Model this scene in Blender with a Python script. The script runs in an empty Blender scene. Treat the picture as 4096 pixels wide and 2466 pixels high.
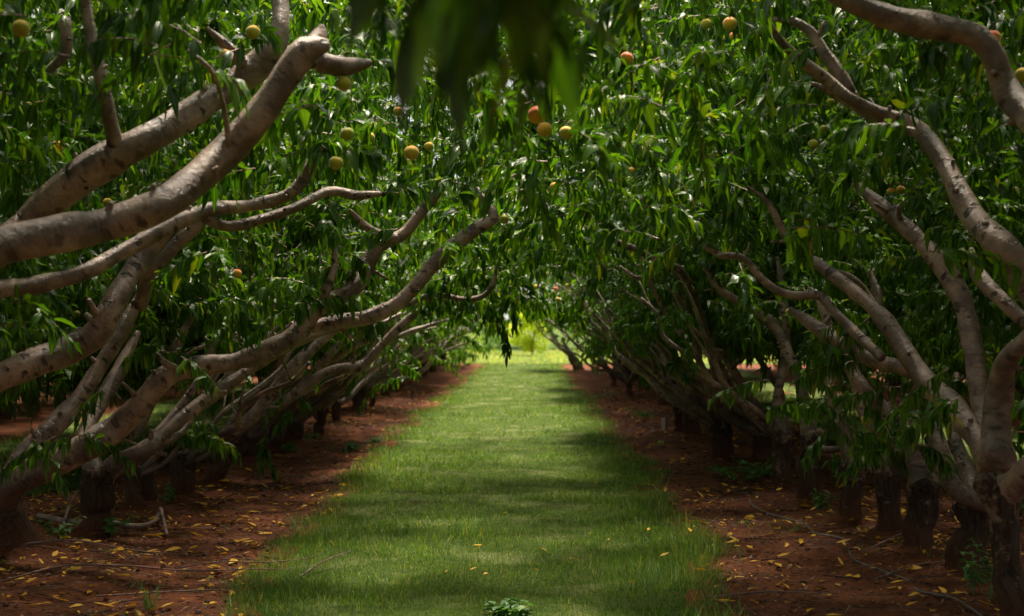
import bpy, math, random
import numpy as np
from mathutils import Vector, Matrix

R = math.radians
rnd = random.Random(7)
rng = np.random.default_rng(11)
scene = bpy.context.scene
C = scene.collection
PX, PY, F, H = 1275.0, 765.0, 3800.0, 1.5        # vanishing point and focal length on a 2465 px wide frame, eye height

def at(x, y, d):                                   # a picture point at a chosen real distance
    return Vector(((x-PX)/F*d, d, H+(PY-y)/F*d))
def foot(x, y):                                    # a picture point on the ground
    d = F*H/(y-PY)
    return Vector(((x-PX)/F*d, d, 0.0))

# ------------------------------------------------------------------ tags
def tag(o, label=None, cat=None, group=None, kind=None):
    if label: o['label'] = label
    if cat: o['category'] = cat
    if group: o['group'] = group
    if kind: o['kind'] = kind
    return o
def empty(name, loc):
    o = bpy.data.objects.new(name, None); C.objects.link(o); o.location = loc; o.empty_display_size = .1
    return o

# ------------------------------------------------------------------ numpy value noise
def vnoise(x, y, s=1.0, seed=0):
    x = np.asarray(x, float)*s + seed*17.13; y = np.asarray(y, float)*s + seed*5.71
    xi = np.floor(x).astype(np.int64); yi = np.floor(y).astype(np.int64)
    fx = x-xi; fy = y-yi; fx = fx*fx*(3-2*fx); fy = fy*fy*(3-2*fy)
    def h(a, b):
        v = np.sin(a*127.1+b*311.7+seed*74.7)*43758.5453
        return v-np.floor(v)
    return (h(xi, yi)*(1-fx)+h(xi+1, yi)*fx)*(1-fy)+(h(xi, yi+1)*(1-fx)+h(xi+1, yi+1)*fx)*fy

MOUNDS = []                                        # filled with trunk feet
def ground_z(x, y):
    x = np.asarray(x, float); y = np.asarray(y, float)
    near = np.clip((60-y)/20, 0, 1)
    z = (vnoise(x, y, 1.3, 1)-.5)*.05+(vnoise(x, y, 4.5, 2)-.5)*.028+(vnoise(x, y, 13, 3)-.5)*.014
    z = z*near
    # soil of the tree rows stands a touch higher than the lane
    z = z+.03*np.exp(-((x+2.9)/.6)**2)*near+.03*np.exp(-((x-2.2)/.6)**2)*near
    for (mx, my, r) in MOUNDS:
        q = ((x-mx)**2+(y-my)**2)/(r*r)
        z = z+np.where(q < 9, .07*np.exp(-q), 0)
    return z

# ------------------------------------------------------------------ mesh builder
class MB:
    def __init__(s): s.v=[]; s.f=[]; s.n=0; s.mi=[]; s.bk=[]; s.uv=[]
    def add(s, verts, faces, mat=0, bark=None):
        verts = np.asarray(verts, float); k = len(verts)
        s.v.append(verts)
        s.bk.append(np.zeros((k, 3)) if bark is None else np.asarray(bark, float))
        for (fa) in faces:                          # fa: int array (m,3) or (m,4)
            fa = np.asarray(fa, np.int64)
            s.f.append(fa+s.n); s.mi.append(np.full(len(fa), mat))
        s.n += k
    def build(s, name, mats, parent=None, smooth=True):
        me = bpy.data.meshes.new(name)
        v = np.concatenate(s.v).astype(np.float32)
        me.vertices.add(len(v)); me.vertices.foreach_set('co', v.ravel())
        loops = np.concatenate([f.ravel() for f in s.f]).astype(np.int32)
        tot = np.concatenate([np.full(len(f), f.shape[1]) for f in s.f]).astype(np.int32)
        st = np.concatenate([[0], np.cumsum(tot)[:-1]]).astype(np.int32)
        me.loops.add(len(loops)); me.loops.foreach_set('vertex_index', loops)
        me.polygons.add(len(tot)); me.polygons.foreach_set('loop_start', st)
        me.polygons.foreach_set('loop_total', tot)
        me.polygons.foreach_set('material_index', np.concatenate(s.mi).astype(np.int32))
        me.polygons.foreach_set('use_smooth', np.full(len(tot), smooth))
        me.update(calc_edges=True); me.validate()
        a = me.attributes.new('bark', 'FLOAT_VECTOR', 'POINT')
        a.data.foreach_set('vector', np.concatenate(s.bk).astype(np.float32).ravel())
        for m in (mats if isinstance(mats, (list, tuple)) else [mats]): me.materials.append(m)
        o = bpy.data.objects.new(name, me); C.objects.link(o)
        if parent: o.parent = parent
        return o

# smooth path + tube
def spline(pts, step):
    """pts rows: x y z r ; Catmull-Rom resampled about every step metres"""
    P = np.asarray(pts, float); out = []
    n = len(P)
    for i in range(n-1):
        p0 = P[max(i-1, 0)]; p1 = P[i]; p2 = P[i+1]; p3 = P[min(i+2, n-1)]
        L = np.linalg.norm(p2[:3]-p1[:3]); k = max(2, int(L/step))
        for j in range(k):
            t = j/k
            out.append(.5*((2*p1)+(-p0+p2)*t+(2*p0-5*p1+4*p2-p3)*t*t+(-p0+3*p1-3*p2+p3)*t**3))
    out.append(P[-1]); out = np.array(out); out[:, 3] = np.maximum(out[:, 3], .0015)
    return out

def tube(mb, pts, step=.06, sides=10, rough=.06, mat=0, cap=True, seed=None, resample=True, lump=3.0):
    P = spline(pts, step) if resample else np.asarray(pts, float)
    n = len(P); T = np.gradient(P[:, :3], axis=0); T /= np.linalg.norm(T, axis=1)[:, None]+1e-9
    ref = np.array([0.3, -.9, .2]) if abs(T[0][2]) > .8 else np.array([0, 0, 1.0])
    N = np.cross(T[0], ref); N /= np.linalg.norm(N)+1e-9
    rings = []; bk = []; L = 0; sd = rnd.random()*50 if seed is None else seed
    th = np.arange(sides)/sides*2*math.pi
    for i in range(n):
        N = N-T[i]*np.dot(N, T[i]); N /= np.linalg.norm(N)+1e-9
        B = np.cross(T[i], N)
        if i: L += np.linalg.norm(P[i, :3]-P[i-1, :3])
        r = P[i, 3]*(1+rough*2.2*(vnoise(L*9+sd*3, sd, 1, 6)-.5)+rough*1.8*(vnoise(L*3+sd*5, sd, 1, 7)-.5))
        rr = r*(1+rough*2*(vnoise(np.cos(th)*1.1+sd, np.sin(th)*1.1+L*lump/(r*12+.2)+sd, 1, 4)-.5)
                + rough*1.2*(vnoise(np.cos(th)*2.6+sd*2, np.sin(th)*2.6+L*3/(r*5+.1), 1, 5)-.5))
        ring = P[i, :3]+(np.cos(th)[:, None]*N+np.sin(th)[:, None]*B)*rr[:, None]
        rings.append(ring)
        bk.append(np.stack([np.cos(th)*r+sd, np.sin(th)*r, np.full(sides, L+sd)], 1))
    v = np.concatenate(rings+[P[-1:, :3]+T[-1]*P[-1, 3]*.35, P[:1, :3]-T[0]*P[0, 3]*.35]); b = np.concatenate(bk+[[[sd, 0, L+sd]], [[sd, 0, sd]]])
    i = np.arange(n-1)[:, None]*sides; j = np.arange(sides)[None]; j2 = (j+1) % sides
    q = np.stack([i+j, i+j2, i+sides+j2, i+sides+j], -1).reshape(-1, 4)
    fs = [q]
    if cap:
        k = (n-1)*sides; c = n*sides; jj = np.arange(sides)
        fs.append(np.stack([k+jj, k+(jj+1) % sides, np.full(sides, c)], 1)); fs.append(np.stack([(jj+1) % sides, jj, np.full(sides, c+1)], 1))
    mb.add(v, fs, mat, b)
    return P, T

# ------------------------------------------------------------------ materials
def mat(name):
    m = bpy.data.materials.new(name); m.use_nodes = True
    nt = m.node_tree; nt.nodes.clear()
    o = nt.nodes.new('ShaderNodeOutputMaterial'); p = nt.nodes.new('ShaderNodeBsdfPrincipled')
    nt.links.new(p.outputs[0], o.inputs[0])
    return m, nt, p, o
def N(nt, t, **k):
    n = nt.nodes.new(t)
    for a, b in k.items():
        if a.startswith('i_'):
            key = a[2:]; n.inputs[int(key) if key.isdigit() else key.replace('_', ' ')].default_value = b
        else: setattr(n, a, b)
    return n
def ramp(nt, src, stops, inter='LINEAR'):
    r = nt.nodes.new('ShaderNodeValToRGB'); r.color_ramp.interpolation = inter
    e = r.color_ramp.elements
    while len(e) < len(stops): e.new(.5)
    for i, (p, c) in enumerate(stops):
        e[i].position = p; e[i].color = (c, c, c, 1) if isinstance(c, (int, float)) else (*c, 1)
    nt.links.new(src, r.inputs[0]); return r.outputs[0]
def mix(nt, f, a, b, t='MIX'):
    m = nt.nodes.new('ShaderNodeMix'); m.data_type = 'RGBA'; m.blend_type = t
    for s, v in ((m.inputs[0], f), (m.inputs[6], a), (m.inputs[7], b)):
        if hasattr(v, 'links'): nt.links.new(v, s)
        elif isinstance(v, (int, float)) : s.default_value = v
        else: s.default_value = (*v, 1)
    return m.outputs[2]
def scaled(nt, src, s):
    m = N(nt, 'ShaderNodeMapping'); m.inputs['Scale'].default_value = s
    nt.links.new(src, m.inputs[0]); return m.outputs[0]
def noise(nt, vec, scale, detail=4, rough=.6, dist=0):
    n = N(nt, 'ShaderNodeTexNoise'); n.inputs['Scale'].default_value = scale; n.inputs['Detail'].default_value = detail
    n.inputs['Roughness'].default_value = rough; n.inputs['Distortion'].default_value = dist
    nt.links.new(vec, n.inputs['Vector']); return n.outputs['Fac']
def bump(nt, p, h, s, d=.01):
    b = N(nt, 'ShaderNodeBump'); b.inputs['Strength'].default_value = s; b.inputs['Distance'].default_value = d
    nt.links.new(h, b.inputs['Height']); nt.links.new(b.outputs[0], p.inputs['Normal'])
def mth(nt, op, a, b=0.0):
    m = N(nt, 'ShaderNodeMath', operation=op)
    for s, v in ((m.inputs[0], a), (m.inputs[1], b)):
        if hasattr(v, 'links'): nt.links.new(v, s)
        else: s.default_value = v
    return m.outputs[0]

def bark_material(name, trunk=False, young=False):
    m, nt, p, o = mat(name)
    A = N(nt, 'ShaderNodeAttribute', attribute_name='bark').outputs['Vector']
    big = noise(nt, A, 9, 4, .6)
    mid = noise(nt, scaled(nt, A, (1, 1, 1.6)), 30, 5, .65, .4)
    ring = noise(nt, scaled(nt, A, (14, 14, 75)), 1, 3, .6)
    fine = noise(nt, scaled(nt, A, (60, 60, 260)), 1, 3, .7)
    if not trunk:
        base = mix(nt, ramp(nt, big, [(.3, 0), (.7, 1)]), (.52, .38, .315), (.22, .15, .125))
        if young: base = mix(nt, ramp(nt, big, [(.3, 0), (.7, 1)]), (.30, .15, .10), (.20, .09, .06))
        base = mix(nt, ramp(nt, fine, [(.45, 0), (.7, .45)]), base, (.20, .13, .10))
        base = mix(nt, ramp(nt, mth(nt, 'MULTIPLY', ring, mth(nt, 'ADD', .55, mth(nt, 'MULTIPLY', big, .9))), [(.60, 0), (.70, .8)]), base, (.09, .055, .04))
        base = mix(nt, ramp(nt, noise(nt, A, 5, 3, .55), [(.44, 0), (.60, .85)]), base, (.10, .07, .058))
        # rough dark scars and old knots
        v = N(nt, 'ShaderNodeTexVoronoi', feature='F1'); v.inputs['Scale'].default_value = 1
        v.inputs['Randomness'].default_value = 1
        wn = N(nt, 'ShaderNodeTexNoise'); wn.inputs['Scale'].default_value = 26; wn.inputs['Detail'].default_value = 4
        nt.links.new(A, wn.inputs['Vector'])
        wm = N(nt, 'ShaderNodeVectorMath', operation='MULTIPLY_ADD'); wm.inputs[1].default_value = (.05, .05, .05)
        nt.links.new(wn.outputs['Color'], wm.inputs[0]); nt.links.new(A, wm.inputs[2])
        nt.links.new(scaled(nt, wm.outputs[0], (10, 10, 19)), v.inputs['Vector'])
        dd = mth(nt, 'ADD', v.outputs['Distance'], mth(nt, 'MULTIPLY', mth(nt, 'SUBTRACT', mid, .5), .35))
        sc = N(nt, 'ShaderNodeSeparateColor'); nt.links.new(v.outputs['Color'], sc.inputs[0])
        dd = mth(nt, 'ADD', dd, mth(nt, 'MULTIPLY', sc.outputs[0], .22)); scar = ramp(nt, dd, [(.25, 1), (.44, 0)])
        sel = ramp(nt, noise(nt, A, 3.2, 2, .5), [(.40, .3), (.52, 1)])
        scar = mth(nt, 'MULTIPLY', scar, sel)
        base = mix(nt, mth(nt, 'MULTIPLY', scar, .93), base, (.035, .024, .02))
        base = mix(nt, ramp(nt, mid, [(.6, 0), (.75, .6)]), base, (.07, .048, .038))
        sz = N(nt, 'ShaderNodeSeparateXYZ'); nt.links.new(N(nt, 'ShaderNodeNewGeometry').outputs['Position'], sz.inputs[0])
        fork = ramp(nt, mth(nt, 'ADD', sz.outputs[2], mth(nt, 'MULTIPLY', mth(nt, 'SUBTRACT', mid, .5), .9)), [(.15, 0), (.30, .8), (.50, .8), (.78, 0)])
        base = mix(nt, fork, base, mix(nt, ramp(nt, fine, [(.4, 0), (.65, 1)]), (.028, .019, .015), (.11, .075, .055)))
        hgt = mth(nt, 'SUBTRACT', mth(nt, 'ADD', mth(nt, 'MULTIPLY', mid, .7), mth(nt, 'MULTIPLY', fine, .25)), mth(nt, 'MULTIPLY', scar, .9))
        nt.links.new(base, p.inputs['Base Color'])
        p.inputs['Roughness'].default_value = .40; p.inputs['Specular IOR Level'].default_value = .6
        bump(nt, p, hgt, .9, .014)
    else:
        vert = noise(nt, scaled(nt, A, (34, 34, 7)), 1, 5, .7, .6)
        base = mix(nt, ramp(nt, vert, [(.35, 0), (.65, 1)]), (.022, .015, .012), (.095, .06, .042))
        # patches where pale bark is left
        sz = N(nt, 'ShaderNodeSeparateXYZ'); nt.links.new(N(nt, 'ShaderNodeNewGeometry').outputs['Position'], sz.inputs[0])
        base = mix(nt, ramp(nt, mth(nt, 'ADD', big, mth(nt, 'MULTIPLY', sz.outputs[2], .42)), [(.70, 0), (.80, .85)]), base, mix(nt, ramp(nt, ring, [(.5, 0), (.65, 1)]), (.33, .24, .18), (.08, .05, .04)))
        # red earth splashed on the foot
        g = N(nt, 'ShaderNodeNewGeometry').outputs['Position']
        sx = N(nt, 'ShaderNodeSeparateXYZ'); nt.links.new(g, sx.inputs[0])
        z = mth(nt, 'ADD', sx.outputs[2], mth(nt, 'MULTIPLY', mid, .25))
        base = mix(nt, ramp(nt, z, [(.14, .9), (.42, 0)]), base, (.13, .045, .022))
        nt.links.new(base, p.inputs['Base Color'])
        p.inputs['Roughness'].default_value = .8; p.inputs['Specular IOR Level'].default_value = .2
        bump(nt, p, mth(nt, 'ADD', vert, mth(nt, 'MULTIPLY', mid, .6)), 1.0, .03)
    return m
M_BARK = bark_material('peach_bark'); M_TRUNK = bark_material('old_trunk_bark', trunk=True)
M_TWIG = bark_material('red_brown_twig', young=True)

def leaf_material(name, c1, c2, c3, trans, tcol, rough=.34, spec=.5):
    m, nt, p, o = mat(name)
    g = N(nt, 'ShaderNodeNewGeometry')
    col = ramp(nt, g.outputs['Random Per Island'], [(0, c1), (.5, c2), (.93, c3), (1, (c3[0]*2.2, c3[1]*1.25, c3[2]))])
    A = N(nt, 'ShaderNodeAttribute', attribute_name='bark').outputs['Vector']   # x across, y along the blade
    s = N(nt, 'ShaderNodeSeparateXYZ'); nt.links.new(A, s.inputs[0])
    rib = ramp(nt, mth(nt, 'ABSOLUTE', s.outputs[0]), [(.0, .55), (.16, 0)])
    col = mix(nt, rib, col, (c3[0]*1.7, c3[1]*1.6, c3[2]*1.8))
    nt.links.new(col, p.inputs['Base Color'])
    p.inputs['Roughness'].default_value = rough; p.inputs['Specular IOR Level'].default_value = spec
    vein = N(nt, 'ShaderNodeTexWave'); vein.inputs['Scale'].default_value = 2.2; vein.inputs['Distortion'].default_value = 1.5
    cb = N(nt, 'ShaderNodeCombineXYZ')
    nt.links.new(mth(nt, 'SUBTRACT', mth(nt, 'MULTIPLY', s.outputs[1], 3.0), mth(nt, 'ABSOLUTE', s.outputs[0])), cb.inputs[0])
    nt.links.new(cb.outputs[0], vein.inputs['Vector'])
    bump(nt, p, vein.outputs['Fac'], .25, .003)
    t = N(nt, 'ShaderNodeBsdfTranslucent')
    tc = mix(nt, 1, col, tcol, 'MULTIPLY'); nt.links.new(tc, t.inputs[0])
    ad = N(nt, 'ShaderNodeMixShader'); ad.inputs[0].default_value = trans
    nt.links.new(p.outputs[0], ad.inputs[1]); nt.links.new(t.outputs[0], ad.inputs[2]); nt.links.new(ad.outputs[0], o.inputs[0])
    return m
M_LEAF = leaf_material('peach_leaf', (.013, .056, .004), (.030, .100, .006), (.072, .172, .010), .33, (2.9, 2.4, .7), .30, .36)
M_GRASS = leaf_material('grass_blade', (.045, .120, .010), (.085, .195, .016), (.21, .32, .06), .3, (1.8, 1.6, 1.0), .5)
M_SUN_GRASS = leaf_material('sunlit_grass_blade', (.22, .36, .05), (.34, .46, .09), (.5, .56, .18), .35, (1.6, 1.5, 1.0), .5)  # paler copy of the blade colours, with the clearing's sunshine painted in
M_WEED = leaf_material('weed_leaf', (.05, .14, .03), (.07, .18, .035), (.10, .22, .05), .3, (2, 1.9, 1), .5)
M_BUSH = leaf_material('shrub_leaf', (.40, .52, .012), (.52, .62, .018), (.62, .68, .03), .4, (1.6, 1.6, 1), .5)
M_YLEAF = leaf_material('yellow_leaf', (.48, .20, .008), (.72, .39, .010), (.80, .50, .02), .2, (1.3, 1.2, 1), .5)

def simple(name, c, rough=.8, c2=None, scale=20, bmp=0, spec=.3):
    m, nt, p, o = mat(name)
    p.inputs['Roughness'].default_value = rough; p.inputs['Specular IOR Level'].default_value = spec
    g = N(nt, 'ShaderNodeTexCoord').outputs['Object']
    n = noise(nt, g, scale, 5, .6)
    nt.links.new(mix(nt, ramp(nt, n, [(.35, 0), (.65, 1)]), c, c2 or c), p.inputs['Base Color'])
    if bmp: bump(nt, p, n, bmp, .01)
    return m
M_LITTER = None
def litter_material():
    m, nt, p, o = mat('brown_litter')
    g = N(nt, 'ShaderNodeNewGeometry')
    c = ramp(nt, g.outputs['Random Per Island'], [(0, (.03, .012, .007)), (.5, (.085, .032, .015)), (.85, (.17, .07, .032)), (1, (.30, .16, .08))])
    nt.links.new(c, p.inputs['Base Color']); p.inputs['Roughness'].default_value = .75
    return m
M_LITTER = litter_material()

def soil_material():
    m, nt, p, o = mat('red_soil')
    g = N(nt, 'ShaderNodeTexCoord').outputs['Object']
    a = noise(nt, g, 1.1, 5, .6); b = noise(nt, g, 14, 6, .75, .3); c = noise(nt, g, 70, 4, .7)
    col = mix(nt, ramp(nt, a, [(.35, 0), (.65, 1)]), (.235, .078, .032), (.11, .038, .018))
    col = mix(nt, ramp(nt, b, [(.3, .75), (.55, 0)]), col, (.055, .018, .01))
    col = mix(nt, ramp(nt, c, [(.55, 0), (.75, .6)]), col, (.32, .12, .06))
    nt.links.new(col, p.inputs['Base Color']); p.inputs['Roughness'].default_value = .9; p.inputs['Specular IOR Level'].default_value = .15
    bump(nt, p, mth(nt, 'ADD', b, mth(nt, 'MULTIPLY', c, .5)), .9, .03)
    return m
M_SOIL = soil_material()
def turf_material(name, dry):
    m, nt, p, o = mat(name)
    g = N(nt, 'ShaderNodeTexCoord').outputs['Object']
    a = noise(nt, g, 1.6, 4, .6); b = noise(nt, g, 22, 5, .7); c = noise(nt, scaled(nt, g, (160, 45, 60)), 1, 3, .6)
    col = mix(nt, ramp(nt, b, [(.35, 0), (.65, 1)]), (.035, .07, .010), (.10, .15, .025))
    col = mix(nt, ramp(nt, a, [(.5, 0), (.68, dry)]), col, (.26, .27, .12))
    col = mix(nt, ramp(nt, c, [(.5, 0), (.75, .5)]), col, (.20, .30, .07))
    nt.links.new(col, p.inputs['Base Color']); p.inputs['Roughness'].default_value = .9; p.inputs['Specular IOR Level'].default_value = .1
    bump(nt, p, mth(nt, 'ADD', b, c), 1, .03)
    return m
M_TURF = turf_material('lane_turf', .8)
M_FIELD = turf_material('clearing_turf', .7)

# ------------------------------------------------------------------ foliage
ST = {2: [(.34, .95), (.70, .72)], 3: [(.2, .72), (.46, 1.0), (.76, .62)], 1: [(.45, 1.0)]}
def leaves(mb, base, axis, nrm, length, width, curl, lod=2, matidx=0, fold=.35, wave=.0):
    """vectorised leaf blades: base/axis/nrm (n,3); bends down along its length"""
    n = len(base)
    if n == 0: return
    length = length/(1+.5*np.abs(curl))          # a curled blade keeps its own length
    side = np.cross(axis, nrm); side /= np.linalg.norm(side, axis=1)[:, None]+1e-9
    nn = np.cross(side, axis)
    down = np.array([0, 0, -1.0])
    V = [base[:, None]]; K = [np.zeros((n, 1, 3))]
    for (u, w) in ST[lod]:
        tw = wave*rng.normal(size=(n, 1))
        c = base+axis*(length*u)[:, None]+(down-nn*.6)*(curl*length*u*u)[:, None]
        e = (width*.5*w)[:, None]
        s2 = side+nn*tw
        V.append(np.stack([c-s2*e+nn*e*fold, c, c+s2*e+nn*e*fold], 1))
        k = np.zeros((n, 3, 3)); k[:, 0, 0] = -1; k[:, 2, 0] = 1; k[:, :, 1] = u; K.append(k)
    c = base+axis*length[:, None]+(down-nn*.6)*(curl*length)[:, None]
    V.append(c[:, None]); k = np.zeros((n, 1, 3)); k[:, :, 1] = 1; K.append(k)
    V = np.concatenate(V, 1); K = np.concatenate(K, 1); nv = V.shape[1]
    m = len(ST[lod]); tri = [[0, 2, 1], [0, 3, 2]]; quad = []
    for i in range(m-1):
        a = 1+3*i; quad += [[a, a+1, a+4, a+3], [a+1, a+2, a+5, a+4]]
    a = 1+3*(m-1); tri += [[a, a+1, nv-1], [a+1, a+2, nv-1]]
    off = (np.arange(n)*nv)[:, None, None]
    fs = [(np.array(tri)[None]+off).reshape(-1, 3)]
    if quad: fs.append((np.array(quad)[None]+off).reshape(-1, 4))
    mb.add(V.reshape(-1, 3), fs, matidx, K.reshape(-1, 3))

def unit(a): return a/(np.linalg.norm(a, axis=-1, keepdims=True)+1e-9)

def twigs_with_leaves(mb, S, D, L, per=16, leaf=.125, lod=2, droop=.35, twig_r=.0028, hang=.16):
    """S starts (n,3), D unit directions, L lengths; one droopy shoot each with its leaves"""
    n = len(S)
    if n == 0: return
    S = np.asarray(S, float); D = unit(np.asarray(D, float)); L = np.asarray(L, float)
    down = np.array([0, 0, -1.0])
    def pt(t): return S+D*(L*t)[:, None]+down*(droop*L*t*t)[:, None]
    # shoot: three sided thin tube of 4 rings
    rings = []; bk = []
    s1 = unit(np.cross(D, np.array([.21, .35, .9]))); s2 = np.cross(D, s1)
    ts = [0, .35, .7, 1]
    for t in ts:
        c = pt(np.full(n, t)); r = twig_r*(1.25-t)
        for a in (0, 2.094, 4.189): rings.append(c+(s1*math.cos(a)+s2*math.sin(a))*r); bk.append(np.stack([np.full(n, math.cos(a)*.01), np.full(n, math.sin(a)*.01), L*t], 1))
    V = np.stack(rings, 1); K = np.stack(bk, 1); q = []
    for i in range(3):
        for j in range(3): q.append([i*3+j, i*3+(j+1) % 3, i*3+3+(j+1) % 3, i*3+3+j])
    off = (np.arange(n)*12)[:, None, None]
    mb.add(V.reshape(-1, 3), [(np.array(q)[None]+off).reshape(-1, 4)], 1, K.reshape(-1, 3))
    # leaves
    tt = (np.arange(per)+.5)/per
    t = np.clip(.08+.95*tt[None]+rng.normal(size=(n, per))*.02, 0, 1)
    Sx = S[:, None]+D[:, None]*(L[:, None]*t)[..., None]+down*(droop*L[:, None]*t*t)[..., None]
    tan = unit(D[:, None]+down*(2*droop*t)[..., None])
    ang = (np.arange(per)*2.4)[None]+rng.uniform(0, 6.28, (n, 1))+rng.normal(size=(n, per))*.4
    u1 = unit(np.cross(tan, np.array([.1, .2, 1.0]))); u2 = np.cross(tan, u1)
    rad = u1*np.cos(ang)[..., None]+u2*np.sin(ang)[..., None]
    ax = unit(tan*.5+rad*.85+down*(hang*rng.uniform(-.5, 2.4, (n, per)))[..., None]+rng.normal(size=(n, per, 3))*.28)
    up = unit(np.array([0, 0, 1.0])*.9+rad*.8+rng.normal(size=(n, per, 3))*.45)
    ln = leaf*rng.uniform(.5, 1.25, (n, per))*np.where(t > .85, .75, 1)
    leaves(mb, Sx.reshape(-1, 3), ax.reshape(-1, 3), up.reshape(-1, 3), ln.ravel(),
           ln.ravel()*rng.uniform(.25, .38, n*per), rng.uniform(.1, .95, n*per), lod, 0, .35, .4)

# ------------------------------------------------------------------ hand traced limbs:  rows x, y, width (frame px), distance
def traced(rows):
    n = len(rows)-1
    return [(*at(x, y, d), w*d/F/2*(.55 if i == n else 1)) for i, (x, y, w, d) in enumerate(rows)]

def knots(mb, P, T, dens=3.0, rmin=.01):
    """stubs of cut shoots along a limb"""
    Ls = np.linalg.norm(np.diff(P[:, :3], axis=0), axis=1).sum()
    for _ in range(int(Ls*dens)):
        i = rnd.randrange(2, len(P)-1); r = P[i, 3]
        if r < rmin: continue
        a = np.array([rnd.gauss(0, 1), rnd.gauss(0, 1)-.4, rnd.gauss(0, 1)+.5]); a -= T[i]*np.dot(a, T[i]); a = unit(a)
        d = unit(a+T[i]*rnd.uniform(0, .7)); s = P[i, :3]+a*r*.75; q = rnd.uniform(.16, .34)*min(r, .05)
        l = rnd.uniform(.3, .9)*min(r, .05)+ (rnd.uniform(.02, .10) if rnd.random() < .25 else 0)
        tube(mb, [(*s, q*1.5), (*(s+d*l*.5), q), (*(s+d*l), q*.9)], step=.03, sides=6, rough=.15)

ENDS = []
LIMB_SCREEN = []     # px, py, width, d samples of every traced limb, used to keep leaves off them
def limb(tree, rows, dens=3.0, sides=14, name='limb', extra=()):
    mb = MB()
    P, T = tube(mb, traced(rows), step=.04, sides=sides, rough=.12)
    knots(mb, P, T, dens); ENDS.append((tree, P[-1].copy()))
    for i in range(0, len(P), 2):
        d = P[i, 1]; LIMB_SCREEN.append((PX+P[i, 0]/d*F, PY-(P[i, 2]-H)/d*F, 2*P[i, 3]/d*F, d))
    for rows2 in extra:
        P, T = tube(mb, traced(rows2), step=.04, sides=max(8, sides-4), rough=.12)
        knots(mb, P, T, dens, .006); ENDS.append((tree, P[-1].copy()))
        for i in range(0, len(P), 2):
            d = P[i, 1]; LIMB_SCREEN.append((PX+P[i, 0]/d*F, PY-(P[i, 2]-H)/d*F, 2*P[i, 3]/d*F, d))
    o = mb.build(name, [M_BARK], tree['o']); shift(o, tree)
    return o
def shift(o, tree):                               # world-built mesh -> local to its tree
    o.data.transform(Matrix.Translation(-tree['o'].location)); return o

# ------------------------------------------------------------------ trees
TREES = []
G_L = 'peach trees of the left row'; G_R = 'peach trees of the right row'
def trunk_mesh(mb, base, top, w0, w1, flare=1.15):
    b = Vector(base); t = Vector(top); n = 6; pts = []
    for i in range(n+1):
        u = i/n; p = b.lerp(t, u)
        bend = math.sin(u*math.pi)*.03
        r = (w0+(w1-w0)*u)/2*(1+(flare-1)*math.exp(-u*7))
        pts.append((p.x+bend*rnd.uniform(-1, 1), p.y+bend*rnd.uniform(-1, 1), p.z, r))
    tube(mb, pts, step=.035, sides=26, rough=.17, lump=1.5)
def new_tree(x, d, label, side, w=.24, toppt=None, w1=None, h=.62):
    e = empty('peach_tree', (x, d, 0))
    tag(e, label, 'peach tree', G_L if side < 0 else G_R)
    t = dict(o=e, x=x, d=d, side=side, tw=[], top=None)
    mb = MB()
    top = toppt or Vector((x+rnd.uniform(-.05, .05), d+rnd.uniform(-.05, .05), h))
    t['top'] = Vector(top)
    trunk_mesh(mb, (x, d, -.08), top, w, w1 or w*.95)
    # a burly fork on top where limbs were headed back
    for k in range(3):
        a = rnd.uniform(0, 6.28); r = (w1 or w)*.42
        p = Vector(top)
        tube(mb, [(p.x, p.y, p.z-.12, r*.9), (p.x+math.cos(a)*.05, p.y+math.sin(a)*.05, p.z-.02, r*.95), (p.x+math.cos(a)*.11, p.y+math.sin(a)*.11, p.z+rnd.uniform(-.03, .03), r*.62)],
             step=.03, sides=14, rough=.2)
    o = mb.build('trunk', [M_TRUNK], e); shift(o, t)
    MOUNDS.append((x, d, w*.8)); TREES.append(t); return t
def traced_tree(bx, by, w, tx, ty, w1, label, side, dd=0):
    p = foot(bx, by); top = at(tx, ty, p.y+dd); s = p.y/F
    return new_tree(p.x, p.y, label, side, w*s, top, w1*s)

def grow_limb(mb, p, az, el, L, r0, r1, kink=.18, droopy=0.0, seg=9, end_el=None):
    """a crooked limb: returns its points"""
    pts = [(p[0], p[1], p[2], r0)]; q = np.array(p, float); a = az; e = el
    for i in range(seg):
        u = (i+1)/seg
        a += rnd.gauss(0, kink); e2 = el+((end_el if end_el is not None else el)-el)*u+rnd.gauss(0, kink*.7)
        q = q+np.array([math.cos(a)*math.cos(e2), math.sin(a)*math.cos(e2), math.sin(e2)])*L/seg
        pts.append((*q, r0+(r1-r0)*u**.8)); a += (az-a)*.35
    return pts

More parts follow.
